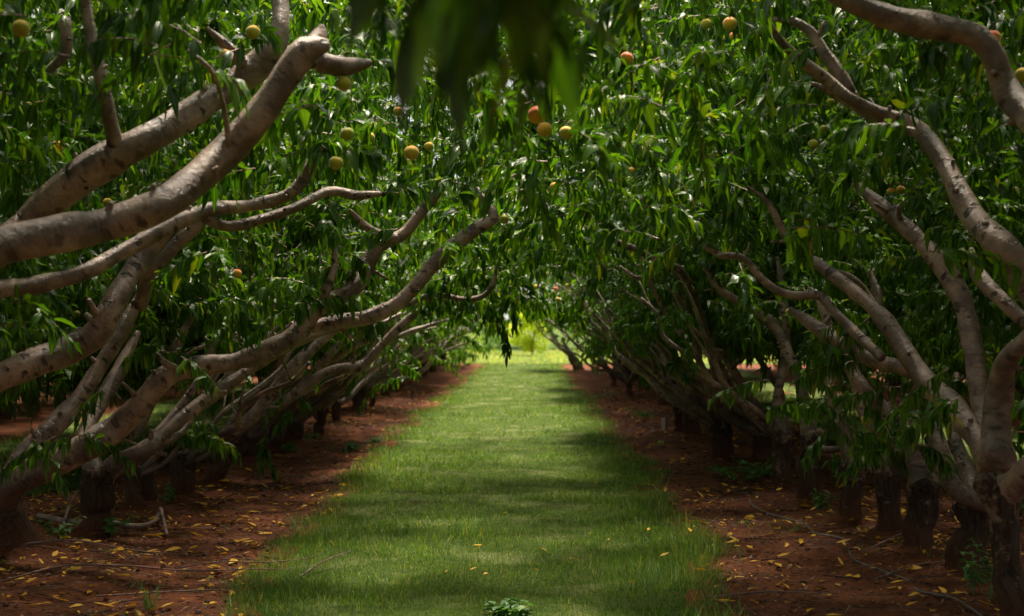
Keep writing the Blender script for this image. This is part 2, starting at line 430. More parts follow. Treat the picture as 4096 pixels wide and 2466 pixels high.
def generic_limbs(side, zt=.6, n=5, r0=.055, lane=True):
    """returns meshes data for limbs (list of MB) in local coords, lane is toward +x * -side"""
    out = []; tips = []
    s = -side
    specs = []
    for k in range(n):
        if k < 3: az = R(rnd.uniform(-50, 50)); el = R(rnd.uniform(22, 50) if side < 0 else rnd.uniform(30, 47)); L = rnd.uniform(1.8, 2.3)
        elif k == 3: az = R(180+rnd.uniform(-40, 40)); el = R(rnd.uniform(28, 45)); L = rnd.uniform(2.3, 2.9)
        else: az = R(rnd.choice([90, -90])+rnd.uniform(-25, 25)); el = R(rnd.uniform(40, 60)); L = rnd.uniform(2.0, 2.6)
        specs.append((az, el, L))
    for (az, el, L) in specs:
        mb = MB(); r = r0*rnd.uniform(.8, 1.15)
        pts = grow_limb(mb, (0, 0, zt-.06), az, el, L, r, r*.34, .27, end_el=el+R(rnd.uniform(-8, 26)))
        if s < 0: pts = [(-a, b, c, q) for (a, b, c, q) in pts]
        P, T = tube(mb, pts, step=.09, sides=10, rough=.08); knots(mb, P, T, 2.0, .02)
        tips.append(P)
        for j in range(2):
            i = int(len(P)*rnd.uniform(.45, .85)); b = P[i]
            a2 = math.atan2(T[i][1], T[i][0])+rnd.choice([-1, 1])*R(rnd.uniform(20, 55)); e2 = R(rnd.uniform(35, 70))
            pp = grow_limb(mb, b[:3], a2, e2, rnd.uniform(.8, 1.5), b[3]*.6, .006, .2, seg=6)
            P2, _ = tube(mb, pp, step=.09, sides=7, rough=.08); tips.append(P2)
        out.append(mb)
    return out, tips

def limbs_to(tree, n=4, r0=.05):
    mbs, tips = generic_limbs(tree['side'], tree['top'].z, n, r0)
    off = tree['top']
    for mb in mbs:
        o = mb.build('limb', [M_BARK], tree['o'])
        o.location = (off.x-tree['x'], off.y-tree['d'], 0)
        Pm = np.concatenate(mb.v)

# off-frame trees beside the camera whose limbs reach into the picture
L00 = new_tree(-2.95, 2.9, 'peach tree left of the frame whose branch hangs blurred leaves over the top centre', -1)
L0 = new_tree(-2.9, 4.9, 'peach tree at left carrying the thickest grey limb that sweeps up to a cut knob', -1)
L1 = new_tree(-2.95, 6.1, 'peach tree left of the frame with the dark scarred limb behind the thickest grey limb', -1)
L2 = new_tree(-2.95, 7.6, 'peach tree at left edge with the smooth limb bending sharply upward over the lowest one', -1)
R00 = new_tree(2.45, 3.4, 'peach tree right of the frame, nearest to the viewer', 1)
R0 = new_tree(2.45, 4.9, 'peach tree out of frame at right with the thick limb crossing the top right corner', 1)
R1 = new_tree(2.4, 6.3, 'peach tree just beyond the right edge with a long knotted diagonal limb', 1)
# left row, traced feet
LA = traced_tree(45, 1338, 102, -5, 1195, 92, 'peach tree with a black stump at the left edge and the lowest long limb', -1)
LB = traced_tree(216, 1294, 62, 238, 1140, 74, 'peach tree with a black trunk standing right of the leftmost black stump', -1)
LC = traced_tree(322, 1241, 40, 326, 1125, 42, 'peach tree with a pale brown trunk close behind the second black trunk', -1)
LD = traced_tree(354, 1233, 44, 345, 1110, 50, 'peach tree with a dark slanting trunk touching the pale brown one', -1)
LE = traced_tree(435, 1209, 54, 438, 1105, 56, 'peach tree with a stout black trunk under the low hanging bunch of leaves', -1)
LF = traced_tree(514, 1176, 52, 524, 1078, 54, 'peach tree with a black trunk next after the one under the low leaf bunch', -1)
LG = traced_tree(594, 1120, 40, 600, 1046, 42, 'peach tree with a brown trunk between black trunks and paler pair on the left row', -1)
LH = traced_tree(661, 1091, 40, 664, 1003, 40, 'peach tree with a pale grey barrel shaped trunk on the left row', -1)
LI = traced_tree(705, 1077, 42, 706, 1010, 44, 'peach tree with a red brown trunk carrying the brightly sunlit limb', -1)
LJ = traced_tree(772, 1053, 22, 769, 985, 26, 'peach tree with a slim trunk right of the sunlit limb tree', -1)
LK = traced_tree(815, 1023, 18, 812, 965, 20, 'peach tree with a slim brown trunk by the sunny soil on the left row', -1)
LN = traced_tree(862, 992, 32, 868, 935, 30, 'peach tree with a broad split trunk halfway down the left row', -1)
LO = traced_tree(893, 982, 12, 899, 936, 13, 'thin peach tree with one flat limb reaching over the sunny soil', -1)
LP = traced_tree(925, 958, 20, 925, 922, 20, 'small far peach tree just past the thin tree with the flat limb', -1)
# right row
RA = traced_tree(2462, 1545, 104, 2405, 1165, 84, 'peach tree with the big dark trunk at the right edge dividing into upright limbs', 1)
RB = traced_tree(2318, 1388, 92, 2350, 1215, 84, 'peach tree with a black trunk and an elbow shaped limb lying low at right', 1)
RC = traced_tree(2203, 1339, 64, 2215, 1165, 62, 'peach tree with a mottled tan trunk left of the black elbow limb trunk', 1)
RD = traced_tree(2128, 1303, 62, 2135, 1125, 66, 'peach tree with a thick forked trunk and a pale root mound at its foot', 1)
RE = traced_tree(2030, 1263, 44, 2060, 1130, 48, 'peach tree with a trunk leaning right before the thick forked trunk', 1)
RF = traced_tree(1938, 1225, 48, 1948, 1045, 46, 'peach tree with a tall dark straight trunk and a short stub limb to its right', 1)
RG = traced_tree(1879, 1184, 42, 1887, 1045, 42, 'peach tree with a dark trunk rising behind the leafy weed patch', 1)
RH = traced_tree(1830, 1114, 44, 1836, 1026, 50, 'peach tree on the right row with a wide open fork above a short trunk', 1)
RI = traced_tree(1744, 1109, 46, 1728, 1022, 50, 'peach tree with a red stained short trunk left of the wide fork tree', 1)
RJ = traced_tree(1666, 1060, 34, 1660, 974, 34, 'peach tree with a dark grooved trunk behind the short white stake', 1)
RK = traced_tree(1634, 1047, 24, 1630, 970, 24, 'peach tree with a slim trunk directly beside the short white stake', 1)
RM = traced_tree(1516, 958, 14, 1514, 915, 15, 'small far peach tree with a slim double trunk on the right row', 1)
RN = traced_tree(1480, 935, 11, 1478, 900, 12, 'far peach tree behind the slim double trunk on the right row', 1)
RZ = traced_tree(1398, 893, 26, 1372, 852, 15, 'last dark leaning peach tree beside the bright clearing on the right', 1)

# traced limbs ------------------------------------------------ left
limb(L0, [(-929, 1373, 190, 4.9), (-640, 960, 120, 5.1), (-330, 700, 96, 5.35), (-60, 606, 88, 5.6), (130, 566, 84, 5.7), (265, 540, 84, 5.8), (380, 498, 84, 5.8), (455, 445, 84, 5.9), (545, 365, 82, 6.0), (625, 275, 78, 6.0), (690, 180, 66, 6.0), (738, 118, 62, 6.0), (790, 108, 46, 6.0)], 4, 18,
     extra=[[(735, 125, 40, 6.0), (770, 80, 34, 6.1), (772, 58, 20, 6.1)], [(770, 150, 46, 6.1), (830, 160, 42, 6.2), (890, 150, 34, 6.3)], [(550, 350, 14, 5.95), (535, 250, 11, 5.9), (500, 160, 11, 5.8), (400, 90, 8, 5.7)]])
limb(L1, [(-540, 1280, 170, 6.1), (-320, 900, 100, 6.4), (-100, 660, 84, 6.8), (40, 560, 84, 7.0), (110, 485, 84, 7.0), (220, 400, 80, 7.0), (340, 340, 74, 7.0), (450, 275, 70, 7.1), (560, 205, 68, 7.2), (640, 140, 64, 7.2), (672, 70, 50, 7.2), (665, -60, 44, 7.3), (640, -260, 36, 7.3)], 4, 18,
     extra=[[(285, 395, 46, 7.0), (265, 300, 40, 6.9), (240, 190, 34, 6.8), (210, 60, 30, 6.8), (190, -120, 26, 6.8)], [(600, 170, 34, 7.2), (545, 110, 30, 7.1), (495, 65, 22, 7.1)], [(150, 40, 30, 7.2), (155, 120, 30, 7.2), (120, 160, 22, 7.2), (85, 185, 14, 7.2)]])
limb(L1, [(-540, 1270, 120, 6.1), (-330, 960, 70, 6.5), (-120, 740, 50, 7.1), (0, 695, 46, 7.4), (70, 690, 44, 7.5), (200, 655, 42, 7.6), (300, 600, 40, 7.7), (400, 548, 38, 7.8), (500, 505, 34, 7.9), (600, 495, 30, 8.0), (690, 470, 30, 8.0), (730, 430, 28, 8.0), (755, 380, 26, 8.0), (785, 340, 22, 8.0)], 3, 12,
     extra=[[(490, 520, 30, 7.9), (545, 545, 28, 8.0), (640, 525, 26, 8.1), (720, 495, 24, 8.2), (790, 460, 22, 8.3), (860, 470, 20, 8.4), (930, 465, 16, 8.4)]])
limb(L2, [(-205, 1165, 130, 7.6), (-130, 1000, 84, 7.7), (-40, 925, 74, 7.8), (60, 880, 72, 7.9), (150, 850, 72, 8.0), (225, 810, 68, 8.0), (262, 745, 62, 8.0), (300, 680, 58, 8.1), (350, 610, 54, 8.2), (395, 550, 48, 8.2), (440, 480, 40, 8.3), (500, 400, 30, 8.4)], 4, 16,
     extra=[[(335, 740, 30, 8.6), (360, 660, 36, 8.5), (420, 590, 34, 8.5), (475, 540, 30, 8.5), (500, 500, 24, 8.5)]])
limb(LA, [(0, 1215, 84, 9.9), (10, 1175, 76, 9.6), (80, 1140, 72, 9.4), (180, 1090, 66, 9.3), (275, 1035, 64, 9.3), (345, 965, 60, 9.2), (400, 905, 56, 9.2), (460, 885, 52, 9.2), (560, 872, 50, 9.2), (650, 842, 48, 9.2), (720, 800, 46, 9.2), (755, 750, 42, 9.2), (800, 722, 40, 9.2), (845, 700, 38, 9.2), (880, 640, 38, 9.3), (915, 590, 36, 9.3), (970, 565, 34, 9.3), (1010, 515, 30, 9.3), (1045, 470, 28, 9.3), (1078, 430, 20, 9.3)], 5, 16,
     extra=[[(745, 790, 34, 9.3), (800, 778, 38, 9.3), (880, 765, 38, 9.3), (940, 740, 36, 9.3), (990, 700, 36, 9.3), (1040, 640, 34, 9.3), (1100, 585, 32, 9.3), (1150, 548, 30, 9.3), (1190, 525, 30, 9.3), (1170, 492, 20, 9.3), (1148, 452, 16, 9.3)],
            [(965, 572, 22, 9.3), (930, 570, 22, 9.25), (885, 548, 20, 9.2), (840, 505, 14, 9.1)],
            [(770, 735, 20, 9.2), (790, 690, 18, 9.1), (805, 640, 16, 9.1), (800, 580, 15, 9.1), (770, 535, 12, 9.0)],
            [(430, 890, 20, 9.1), (395, 875, 16, 9.0), (360, 835, 12, 9.0)],
            [(850, 690, 12, 9.2), (852, 655, 12, 9.2), (856, 632, 12, 9.2)]])
limb(LA, [(-10, 1210, 60, 10.0), (50, 1100, 44, 10.2), (120, 1035, 50, 10.3), (180, 970, 46, 10.4), (240, 880, 42, 10.5), (300, 780, 36, 10.6), (350, 680, 30, 10.7)], 4, 12)
limb(LB, [(238, 1150, 56, 10.8), (280, 1112, 42, 10.7), (345, 1085, 38, 10.6), (420, 1020, 34, 10.7), (500, 960, 30, 10.8), (600, 890, 28, 10.9), (700, 830, 26, 11), (800, 790, 24, 11.1), (900, 775, 20, 11.2)], 4, 12)
limb(LB, [(232, 1150, 50, 10.8), (200, 1060, 36, 11), (235, 980, 38, 11.2), (280, 900, 34, 11.4), (330, 800, 28, 11.6)], 3, 12)
limb(LD, [(345, 1120, 40, 12.2), (330, 1040, 34, 12.3), (370, 940, 30, 12.4), (420, 840, 26, 12.5), (470, 740, 22, 12.6)], 3, 10)
limb(LE, [(440, 1110, 50, 13), (520, 1060, 34, 13), (590, 1020, 32, 13), (650, 950, 30, 13), (710, 880, 28, 13), (780, 815, 24, 13.1), (850, 770, 20, 13.1), (930, 745, 18, 13.2), (1010, 720, 16, 13.3), (1060, 690, 14, 13.3)], 4, 12,
     extra=[[(1000, 722, 13, 13.3), (1060, 712, 14, 13.3), (1120, 722, 14, 13.3), (1165, 712, 13, 13.3), (1188, 680, 12, 13.3), (1195, 640, 10, 13.3)], [(1030, 728, 12, 13.3), (1050, 700, 11, 13.3), (1080, 685, 10, 13.3)]])
limb(LF, [(524, 1085, 44, 13.9), (555, 1055, 32, 13.9), (610, 1015, 30, 13.9), (700, 955, 28, 14), (790, 895, 24, 14), (870, 882, 24, 14), (905, 845, 22, 14), (960, 790, 20, 14), (1000, 755, 18, 14), (1040, 730, 14, 14)], 4, 12)
limb(LG, [(600, 1050, 34, 16), (650, 1000, 26, 16), (720, 940, 24, 16), (780, 870, 22, 16), (830, 820, 20, 16.1), (900, 790, 17, 16.2), (965, 755, 14, 16.3)], 3, 10)
limb(LI, [(706, 1015, 36, 18.2), (740, 993, 24, 18.2), (780, 967, 22, 18.2), (825, 937, 20, 18.2), (860, 893, 19, 18.2), (890, 855, 16, 18.2), (950, 815, 14, 18.3), (1030, 785, 11, 18.4), (1100, 765, 8, 18.4)], 3, 10)
limb(LJ, [(769, 990, 22, 19.8), (800, 960, 16, 19.8), (840, 930, 15, 19.8), (900, 860, 13, 19.9), (960, 810, 11, 20), (1030, 800, 9, 20)], 3, 8)
limb(LO, [(899, 940, 12, 26), (905, 930, 13, 26), (930, 929, 13, 26), (961, 920, 13, 26), (1002, 904, 12, 26), (1034, 877, 11, 26), (1061, 845, 10, 26), (1085, 815, 8, 26.1), (1130, 795, 6, 26.2)], 3, 8,
     extra=[[(1055, 852, 7, 26), (1090, 838, 6, 26), (1130, 822, 5, 26), (1160, 800, 4, 26)]])
limb(LG, [(600, 1050, 32, 16.2), (602, 990, 24, 15.8), (640, 930, 20, 15.6), (683, 850, 18, 15.5), (729, 812, 15, 15.5), (790, 770, 10, 15.5)], 3, 10)
limb(LH, [(664, 1008, 34, 17.4), (700, 985, 20, 17.2), (735, 930, 18, 17), (775, 880, 17, 16.9), (818, 858, 16, 16.9), (859, 831, 15, 16.9), (907, 812, 13, 16.9), (943, 780, 10, 16.9)], 3, 10,
     extra=[[(790, 872, 9, 16.9), (805, 840, 8, 16.9), (822, 810, 6, 16.9)]])
limb(LH, [(664, 1005, 30, 17.6), (650, 975, 20, 17.7), (696, 937, 15, 17.7), (737, 908, 14, 17.7), (790, 880, 12, 17.7), (850, 866, 10, 17.7)], 3, 9)
limb(LK, [(812, 968, 18, 22.3), (845, 935, 13, 22.2), (880, 900, 12, 22.2), (907, 883, 12, 22.2), (937, 862, 11, 22.2), (965, 830, 9, 22.2), (1010, 800, 7, 22.3), (1050, 788, 5, 22.3)], 3, 8)
limb(LN, [(868, 938, 24, 25.2), (905, 915, 13, 25.2), (953, 895, 11, 25.2), (980, 868, 10, 25.2), (1000, 840, 8, 25.2), (1040, 815, 6, 25.3)], 3, 8,
     extra=[[(975, 872, 8, 25.2), (1010, 850, 7, 25.2), (1048, 838, 5, 25.2)]])
limb(LP, [(925, 925, 18, 29.5), (965, 905, 9, 29.4), (1021, 868, 8, 29.4), (1045, 846, 8, 29.4), (1072, 818, 7, 29.4), (1110, 795, 5, 29.5)], 2, 8)
limb(RH, [(1834, 1032, 30, 16.0), (1806, 1008, 16, 15.9), (1770, 985, 14, 15.8), (1744, 965, 14, 15.8), (1709, 930, 13, 15.8), (1673, 900, 12, 15.8), (1640, 862, 8, 15.8)], 3, 9)
limb(RJ, [(1662, 978, 28, 19.5), (1650, 925, 16, 19.6), (1606, 850, 13, 19.8), (1575, 825, 12, 19.8), (1557, 820, 13, 19.8), (1525, 814, 12, 19.8), (1492, 792, 9, 19.8)], 3, 9)
limb(RM, [(1514, 920, 12, 29.2), (1530, 885, 9, 29), (1508, 853, 8, 28.8), (1465, 834, 7, 28.8), (1440, 812, 5, 28.8)], 2, 8)
# right
limb(R0, [(3170, 1370, 190, 4.9), (2900, 900, 110, 5.2), (2640, 480, 80, 5.6), (2480, 290, 70, 5.9), (2420, 225, 66, 6.0), (2392, 150, 62, 6.0), (2350, 92, 60, 6.0), (2260, 70, 60, 6.0), (2180, 55, 58, 6.0), (2100, 30, 54, 6.0), (2020, -10, 50, 6.0), (1900, -90, 40, 6.1)], 4, 18)
limb(R1, [(2725, 1250, 150, 6.3), (2650, 980, 100, 6.6), (2540, 780, 80, 6.9), (2455, 660, 74, 7.0), (2400, 590, 70, 7.0), (2345, 530, 62, 7.1), (2300, 450, 52, 7.2), (2255, 370, 46, 7.3), (2200, 305, 38, 7.4), (2110, 270, 32, 7.4), (2040, 235, 30, 7.4), (1985, 190, 32, 7.4), (1925, 145, 28, 7.3), (1870, 90, 22, 7.2), (1835, 25, 14, 7.1)], 5, 16,
     extra=[[(2200, 320, 24, 7.4), (2120, 290, 24, 7.45), (2060, 262, 22, 7.5), (1985, 215, 18, 7.5), (1950, 200, 10, 7.5)], [(2060, 250, 30, 7.5), (2030, 195, 34, 7.5), (1985, 130, 30, 7.5), (1950, 75, 24, 7.5), (1900, 50, 20, 7.5), (1850, 48, 16, 7.5)],
            [(2480, 790, 36, 7.3), (2400, 715, 34, 7.4), (2350, 660, 34, 7.5), (2335, 600, 26, 7.6)]])
limb(RA, [(2395, 1120, 90, 7.5), (2350, 1060, 58, 7.6), (2290, 980, 56, 7.8), (2225, 915, 52, 8.0), (2175, 845, 44, 8.1), (2130, 775, 38, 8.2), (2070, 715, 34, 8.3), (2000, 660, 30, 8.4), (1935, 612, 26, 8.5), (1885, 560, 22, 8.5), (1850, 490, 16, 8.5), (1800, 450, 10, 8.5)], 5, 14,
     extra=[[(2120, 860, 24, 8.2), (2070, 815, 26, 8.4), (2015, 760, 24, 8.5), (1972, 712, 22, 8.6), (1930, 712, 20, 8.6), (1880, 705, 19, 8.6), (1830, 670, 20, 8.6), (1790, 622, 20, 8.6), (1735, 615, 18, 8.6), (1690, 592, 14, 8.6)],
            [(2190, 890, 36, 8.2), (2110, 870, 38, 8.5), (2040, 838, 36, 8.7), (1960, 785, 36, 8.9), (1900, 745, 30, 9.0)], [(1990, 655, 20, 8.5), (2060, 690, 36, 8.9), (2130, 790, 36, 8.8)]])
limb(RA, [(2400, 1110, 90, 7.4), (2395, 1040, 66, 7.5), (2402, 950, 60, 7.5), (2418, 870, 54, 7.4), (2470, 815, 46, 7.3), (2540, 740, 40, 7.2)], 4, 14)
limb(RA, [(2390, 1130, 80, 7.6), (2365, 1020, 56, 7.9), (2350, 920, 52, 8.0), (2335, 820, 50, 8.1), (2312, 720, 50, 8.2), (2265, 640, 46, 8.3), (2190, 560, 42, 8.4), (2110, 490, 36, 8.5), (2035, 425, 26, 8.6)], 4, 14)
limb(RA, [(2420, 1180, 80, 7.3), (2480, 1120, 60, 7.1), (2560, 980, 50, 7.0)], 3, 12)
limb(RB, [(2350, 1240, 80, 9.2), (2385, 1212, 56, 9.1), (2340, 1200, 54, 9.0), (2300, 1180, 52, 9.0), (2275, 1140, 50, 9.0), (2262, 1090, 46, 9.0), (2235, 1010, 40, 9.1), (2215, 930, 36, 9.2), (2190, 860, 32, 9.3), (2150, 790, 28, 9.4)], 5, 14)
limb(RB, [(2350, 1220, 70, 9.3), (2320, 1120, 40, 9.6), (2290, 1030, 36, 9.8), (2300, 900, 30, 10)], 3, 12)
limb(RC, [(2215, 1170, 56, 9.9), (2200, 1110, 44, 10), (2160, 1020, 40, 10), (2090, 950, 34, 10), (2040, 880, 30, 10.1), (2000, 800, 26, 10.2), (1960, 700, 22, 10.3)], 4, 12)
limb(RD, [(2135, 1130, 56, 10.6), (2175, 1090, 44, 10.5), (2140, 1050, 40, 10.5), (2080, 990, 36, 10.6), (2060, 920, 32, 10.7), (2050, 850, 28, 10.7), (2110, 740, 30, 10.8), (2090, 650, 24, 10.9)], 4, 12,
     extra=[[(2150, 1100, 40, 10.4), (2200, 1085, 36, 10.2), (2250, 1070, 30, 10.1)]])
limb(RE, [(2060, 1135, 44, 11.5), (2030, 1060, 34, 11.6), (2000, 950, 28, 11.7), (1985, 860, 24, 11.8)], 3, 10)
limb(RF, [(1948, 1060, 34, 12.4), (1985, 1083, 22, 12.2), (2040, 1074, 20, 12.1)], 3, 10)
limb(RF, [(1948, 1050, 40, 12.4), (1930, 950, 30, 12.5), (1900, 860, 28, 12.6), (1860, 780, 24, 12.7), (1790, 735, 20, 12.7), (1725, 690, 18, 12.7), (1690, 630, 14, 12.7)], 4, 10)
limb(RG, [(1887, 1050, 38, 13.6), (1870, 960, 26, 13.7), (1890, 860, 24, 13.8), (1885, 720, 22, 13.9), (1870, 620, 16, 14)], 3, 10)
limb(RH, [(1836, 1035, 40, 16.3), (1801, 1031, 26, 16.2), (1757, 1006, 25, 16.2), (1722, 963, 24, 16.2), (1690, 905, 20, 16.2), (1640, 850, 14, 16.2)], 4, 10)
limb(RH, [(1838, 1030, 36, 16.3), (1822, 985, 26, 16.3), (1784, 925, 25, 16.3), (1736, 844, 22, 16.3), (1700, 780, 18, 16.3)], 4, 10,
     extra=[[(1850, 1010, 20, 16.4), (1880, 960, 20, 16.5), (1850, 900, 20, 16.6), (1800, 830, 16, 16.7)]])
limb(RI, [(1730, 1035, 46, 16.6), (1700, 980, 26, 16.6), (1665, 935, 22, 16.5), (1625, 905, 16, 16.5), (1600, 870, 10, 16.5)], 4, 10)
limb(RJ, [(1660, 980, 30, 19.3), (1640, 930, 18, 19.3), (1600, 860, 16, 19.3), (1560, 825, 14, 19.3), (1500, 805, 12, 19.3), (1460, 770, 9, 19.3)], 3, 8,
     extra=[[(1600, 860, 10, 19.3), (1580, 800, 9, 19.3), (1560, 745, 8, 19.3)]])
limb(RK, [(1630, 975, 22, 20.2), (1600, 900, 15, 20), (1575, 825, 14, 19.8), (1520, 775, 13, 19.6), (1480, 755, 11, 19.4), (1420, 760, 8, 19.2)], 3, 8)
limb(RI, [(1740, 1030, 36, 16.8), (1720, 900, 22, 15.5), (1690, 780, 20, 14.4), (1640, 655, 20, 13.5), (1590, 640, 19, 13.3), (1540, 605, 16, 13.2), (1480, 580, 14, 13.1), (1450, 530, 8, 13.0)], 3, 10,
     extra=[[(1610, 650, 14, 13.4), (1570, 665, 15, 13.4), (1530, 668, 14, 13.4), (1490, 640, 10, 13.4)]])
limb(RM, [(1514, 918, 13, 29), (1490, 880, 9, 29), (1450, 845, 8, 29), (1430, 820, 6, 29)], 2, 8)
limb(RZ, [(1398, 885, 18, 44), (1368, 845, 12, 44), (1352, 815, 8, 44)], 2, 8)

# extra plain limbs on the traced trees so that each has a full vase of wood
for t, n, r in ((LB, 2, .035), (LC, 3, .03), (LE, 2, .035), (LG, 1, .04), (LH, 1, .045), (LI, 1, .045), (LJ, 2, .045), (LK, 2, .04),
                (LN, 3, .05), (LO, 2, .035), (LP, 4, .04), (RG, 3, .045), (RH, 2, .04), (RI, 3, .045), (RJ, 2, .045), (RK, 2, .035), (RM, 4, .04), (RN, 4, .04), (RZ, 3, .04)):
    limbs_to(t, n, r)

# ------------------------------------------------------------------ near canopy (4 to 14.5 m): shoots sampled through the canopy volume
PEACH = [  # x, y, px size, tint (0 green .. 1 red), label
 (1293, 277, 46, .82, 'orange red blushed peach, upper one of the pair over the middle of the lane'),
 (1311, 312, 42, .45, 'yellow peach touching the orange red peach from below'),
 (1363, 320, 38, .25, 'green yellow peach behind a leaf just right of the orange red pair'),
 (1367, 298, 26, .3, 'small yellow peach above the green yellow one right of the orange pair'),
 (1509, 141, 34, .85, 'deep orange peach half hidden by the blurred leaves at top centre'),
 (833, 138, 40, .12, 'yellow green peach at the top of the hanging left cluster, by the cut knob'),
 (856, 152, 30, .15, 'peach tucked at the right side of the topmost peach by the cut knob'),
 (826, 201, 43, .1, 'large yellow green peach hanging under the topmost cluster peach'),
 (820, 178, 30, .1, 'peach squeezed between the two large peaches near the cut knob'),
 (836, 322, 38, .1, 'round green peach half in leaf shade right of the thick grey limb'),
 (808, 392, 40, .08, 'lowest green peach of the left column of peaches'),
 (887, 330, 32, .4, 'yellow peach behind leaves right of the shaded green peach'),
 (958, 268, 28, .45, 'yellow peach mostly covered by leaves below the blurred leaf mass'),
 (990, 368, 42, .45, 'golden peach wrapped by a long leaf left of the lane centre'),
 (1032, 352, 26, .3, 'smaller yellow peach just right of the leaf wrapped golden one'),
 (569, 658, 26, .45, 'single bright yellow peach on the dark foliage below the left limbs'),
 (977, 604, 22, .1, 'green peach beneath the fork of the middle left limb'),
 (1214, 528, 26, .2, 'green yellow peach at the end of the long middle left limb'),
 (256, 487, 26, .3, 'yellow peach showing between two thick limbs at left'),
 (45, 66, 50, .35, 'big out of focus peach in the top left corner'),
 (134, 352, 36, .3, 'blurred dull yellow peach in the upper left leaves'),
 (66, 258, 34, .3, 'blurred peach near the left edge below the corner one'),
 (541, 132, 38, .45, 'striped yellow peach under the short side branch at upper left'),
 (607, 76, 40, .3, 'yellow green peach above the dark scarred limb'),
 (181, 756, 20, .1, 'small dark green peach at left below the forked limb'),
 (1700, 58, 30, .3, 'yellow green peach left of the pair at the upper right'),
 (1757, 58, 36, .6, 'orange yellow peach behind a leaf at the upper right'),
 (1766, 88, 22, .8, 'small orange peach directly beneath the leaf covered one'),
 (2386, 94, 44, .85, 'orange pink peach at top right beside the thick corner limb'),
 (2458, 183, 42, .25, 'yellow green peach cut by the right edge of the picture'),
 (1957, 348, 28, .1, 'green peach hanging in the gap below the right diagonal limb'),
 (1982, 312, 24, .1, 'darker green peach just above the one in the gap at right'),
 (1998, 248, 24, .1, 'shaded green peach close under the right diagonal limb'),
 (2143, 463, 24, .45, 'left one of two brown yellow peaches in the right shade'),
 (2166, 459, 24, .5, 'right one of two brown yellow peaches in the right shade'),
 (1706, 500, 18, .3, 'small yellow peach at the right above the thin kinked limb'),
 (2083, 1010, 28, .3, 'brown green peach with a clear seam low among the right trunks'),
 (1899, 752, 22, .2, 'yellow green peach hanging under the long right branch'),
 (1893, 822, 15, .1, 'small green peach below the one under the long right branch'),
 (1751, 942, 11, .1, 'left of two tiny green peaches beside the open forked tree'),
 (1762, 942, 11, .1, 'right of two tiny green peaches beside the open forked tree'),
 (1343, 722, 15, .35, 'bright far peach lowest in the cluster above the tunnel end'),
 (1367, 688, 13, .3, 'far peach at the right of the cluster above the tunnel end'),
 (1369, 703, 13, .2, 'greener far peach beneath the right one of the tunnel cluster'),
 (1338, 696, 12, .8, 'orange far peach in the middle of the tunnel cluster'),
 (1315, 660, 12, .4, 'far peach highest in the cluster above the tunnel end'),
 (1290, 690, 11, .3, 'far yellow peach leftmost in the cluster above the tunnel end'),
 (1335, 450, 24, .6, 'dull orange peach in the dark leaves over the lane'),
 (1518, 412, 20, .5, 'shaded peach right of the dull orange one over the lane'),
 (1210, 752, 9, .9, 'tiny orange peach above the hanging dark leaf tassel'),
]
def pd(s): return .070*F/s
nL = len(LIMB_SCREEN)
LS = np.array(LIMB_SCREEN)
OPEN = [(-50, 1530), (-50, 1190), (120, 1110), (300, 1090), (560, 1045), (700, 960), (850, 875), (1000, 800), (1100, 765), (1170, 745), (1400, 760), (1500, 860), (1600, 960), (1700, 980), (1850, 1010), (1990, 1065), (2150, 1090), (2300, 1180), (2520, 1230), (2520, 1530)]
def inside(px, py, poly):
    r = np.zeros(len(px), bool); n = len(poly)
    for i in range(n):
        x1, y1 = poly[i]; x2, y2 = poly[(i+1) % n]
        c = ((y1 > py) != (y2 > py)); xx = x1+(py-y1)*(x2-x1)/((y2-y1) if y2 != y1 else 1e-9)
        r ^= c & (px < xx)
    return r
def blocked(S, D, L, droop, keep=.05, lane=True):
    """True for shoots that would cover a traced limb, a peach, or the open lane"""
    bad = np.zeros(len(S), bool); soft = np.zeros(len(S), bool)
    for t in (.15, .5, .9):
        for hz in (0, .09):
            P = S+D*(L*t)[:, None]; z = P[:, 2]-droop*L*t*t-hz
            d = np.maximum(P[:, 1], .5); px = PX+P[:, 0]/d*F; py = PY-(z-H)/d*F
            lim = 3800*.05/d
            for k in range(0, len(S), 400):
                sl = slice(k, k+400)
                dx = px[sl, None]-LS[None, :, 0]; dy = py[sl, None]-LS[None, :, 1]
                hit = (np.hypot(dx, dy) < LS[None, :, 2]*.5+lim[sl, None]) & (d[sl, None] < LS[None, :, 3]+.12)
                soft[sl] |= hit.any(1)
            for (a, b, s, q, _) in PEACH:
                bad |= (np.hypot(px-a, py-b) < s*.5+lim*.8) & (d < pd(s)+.15)
            if lane: bad |= inside(px, py+20, OPEN)
    u = rng.random(len(S))
    return (bad & (u > .06)) | (soft & (u > keep))

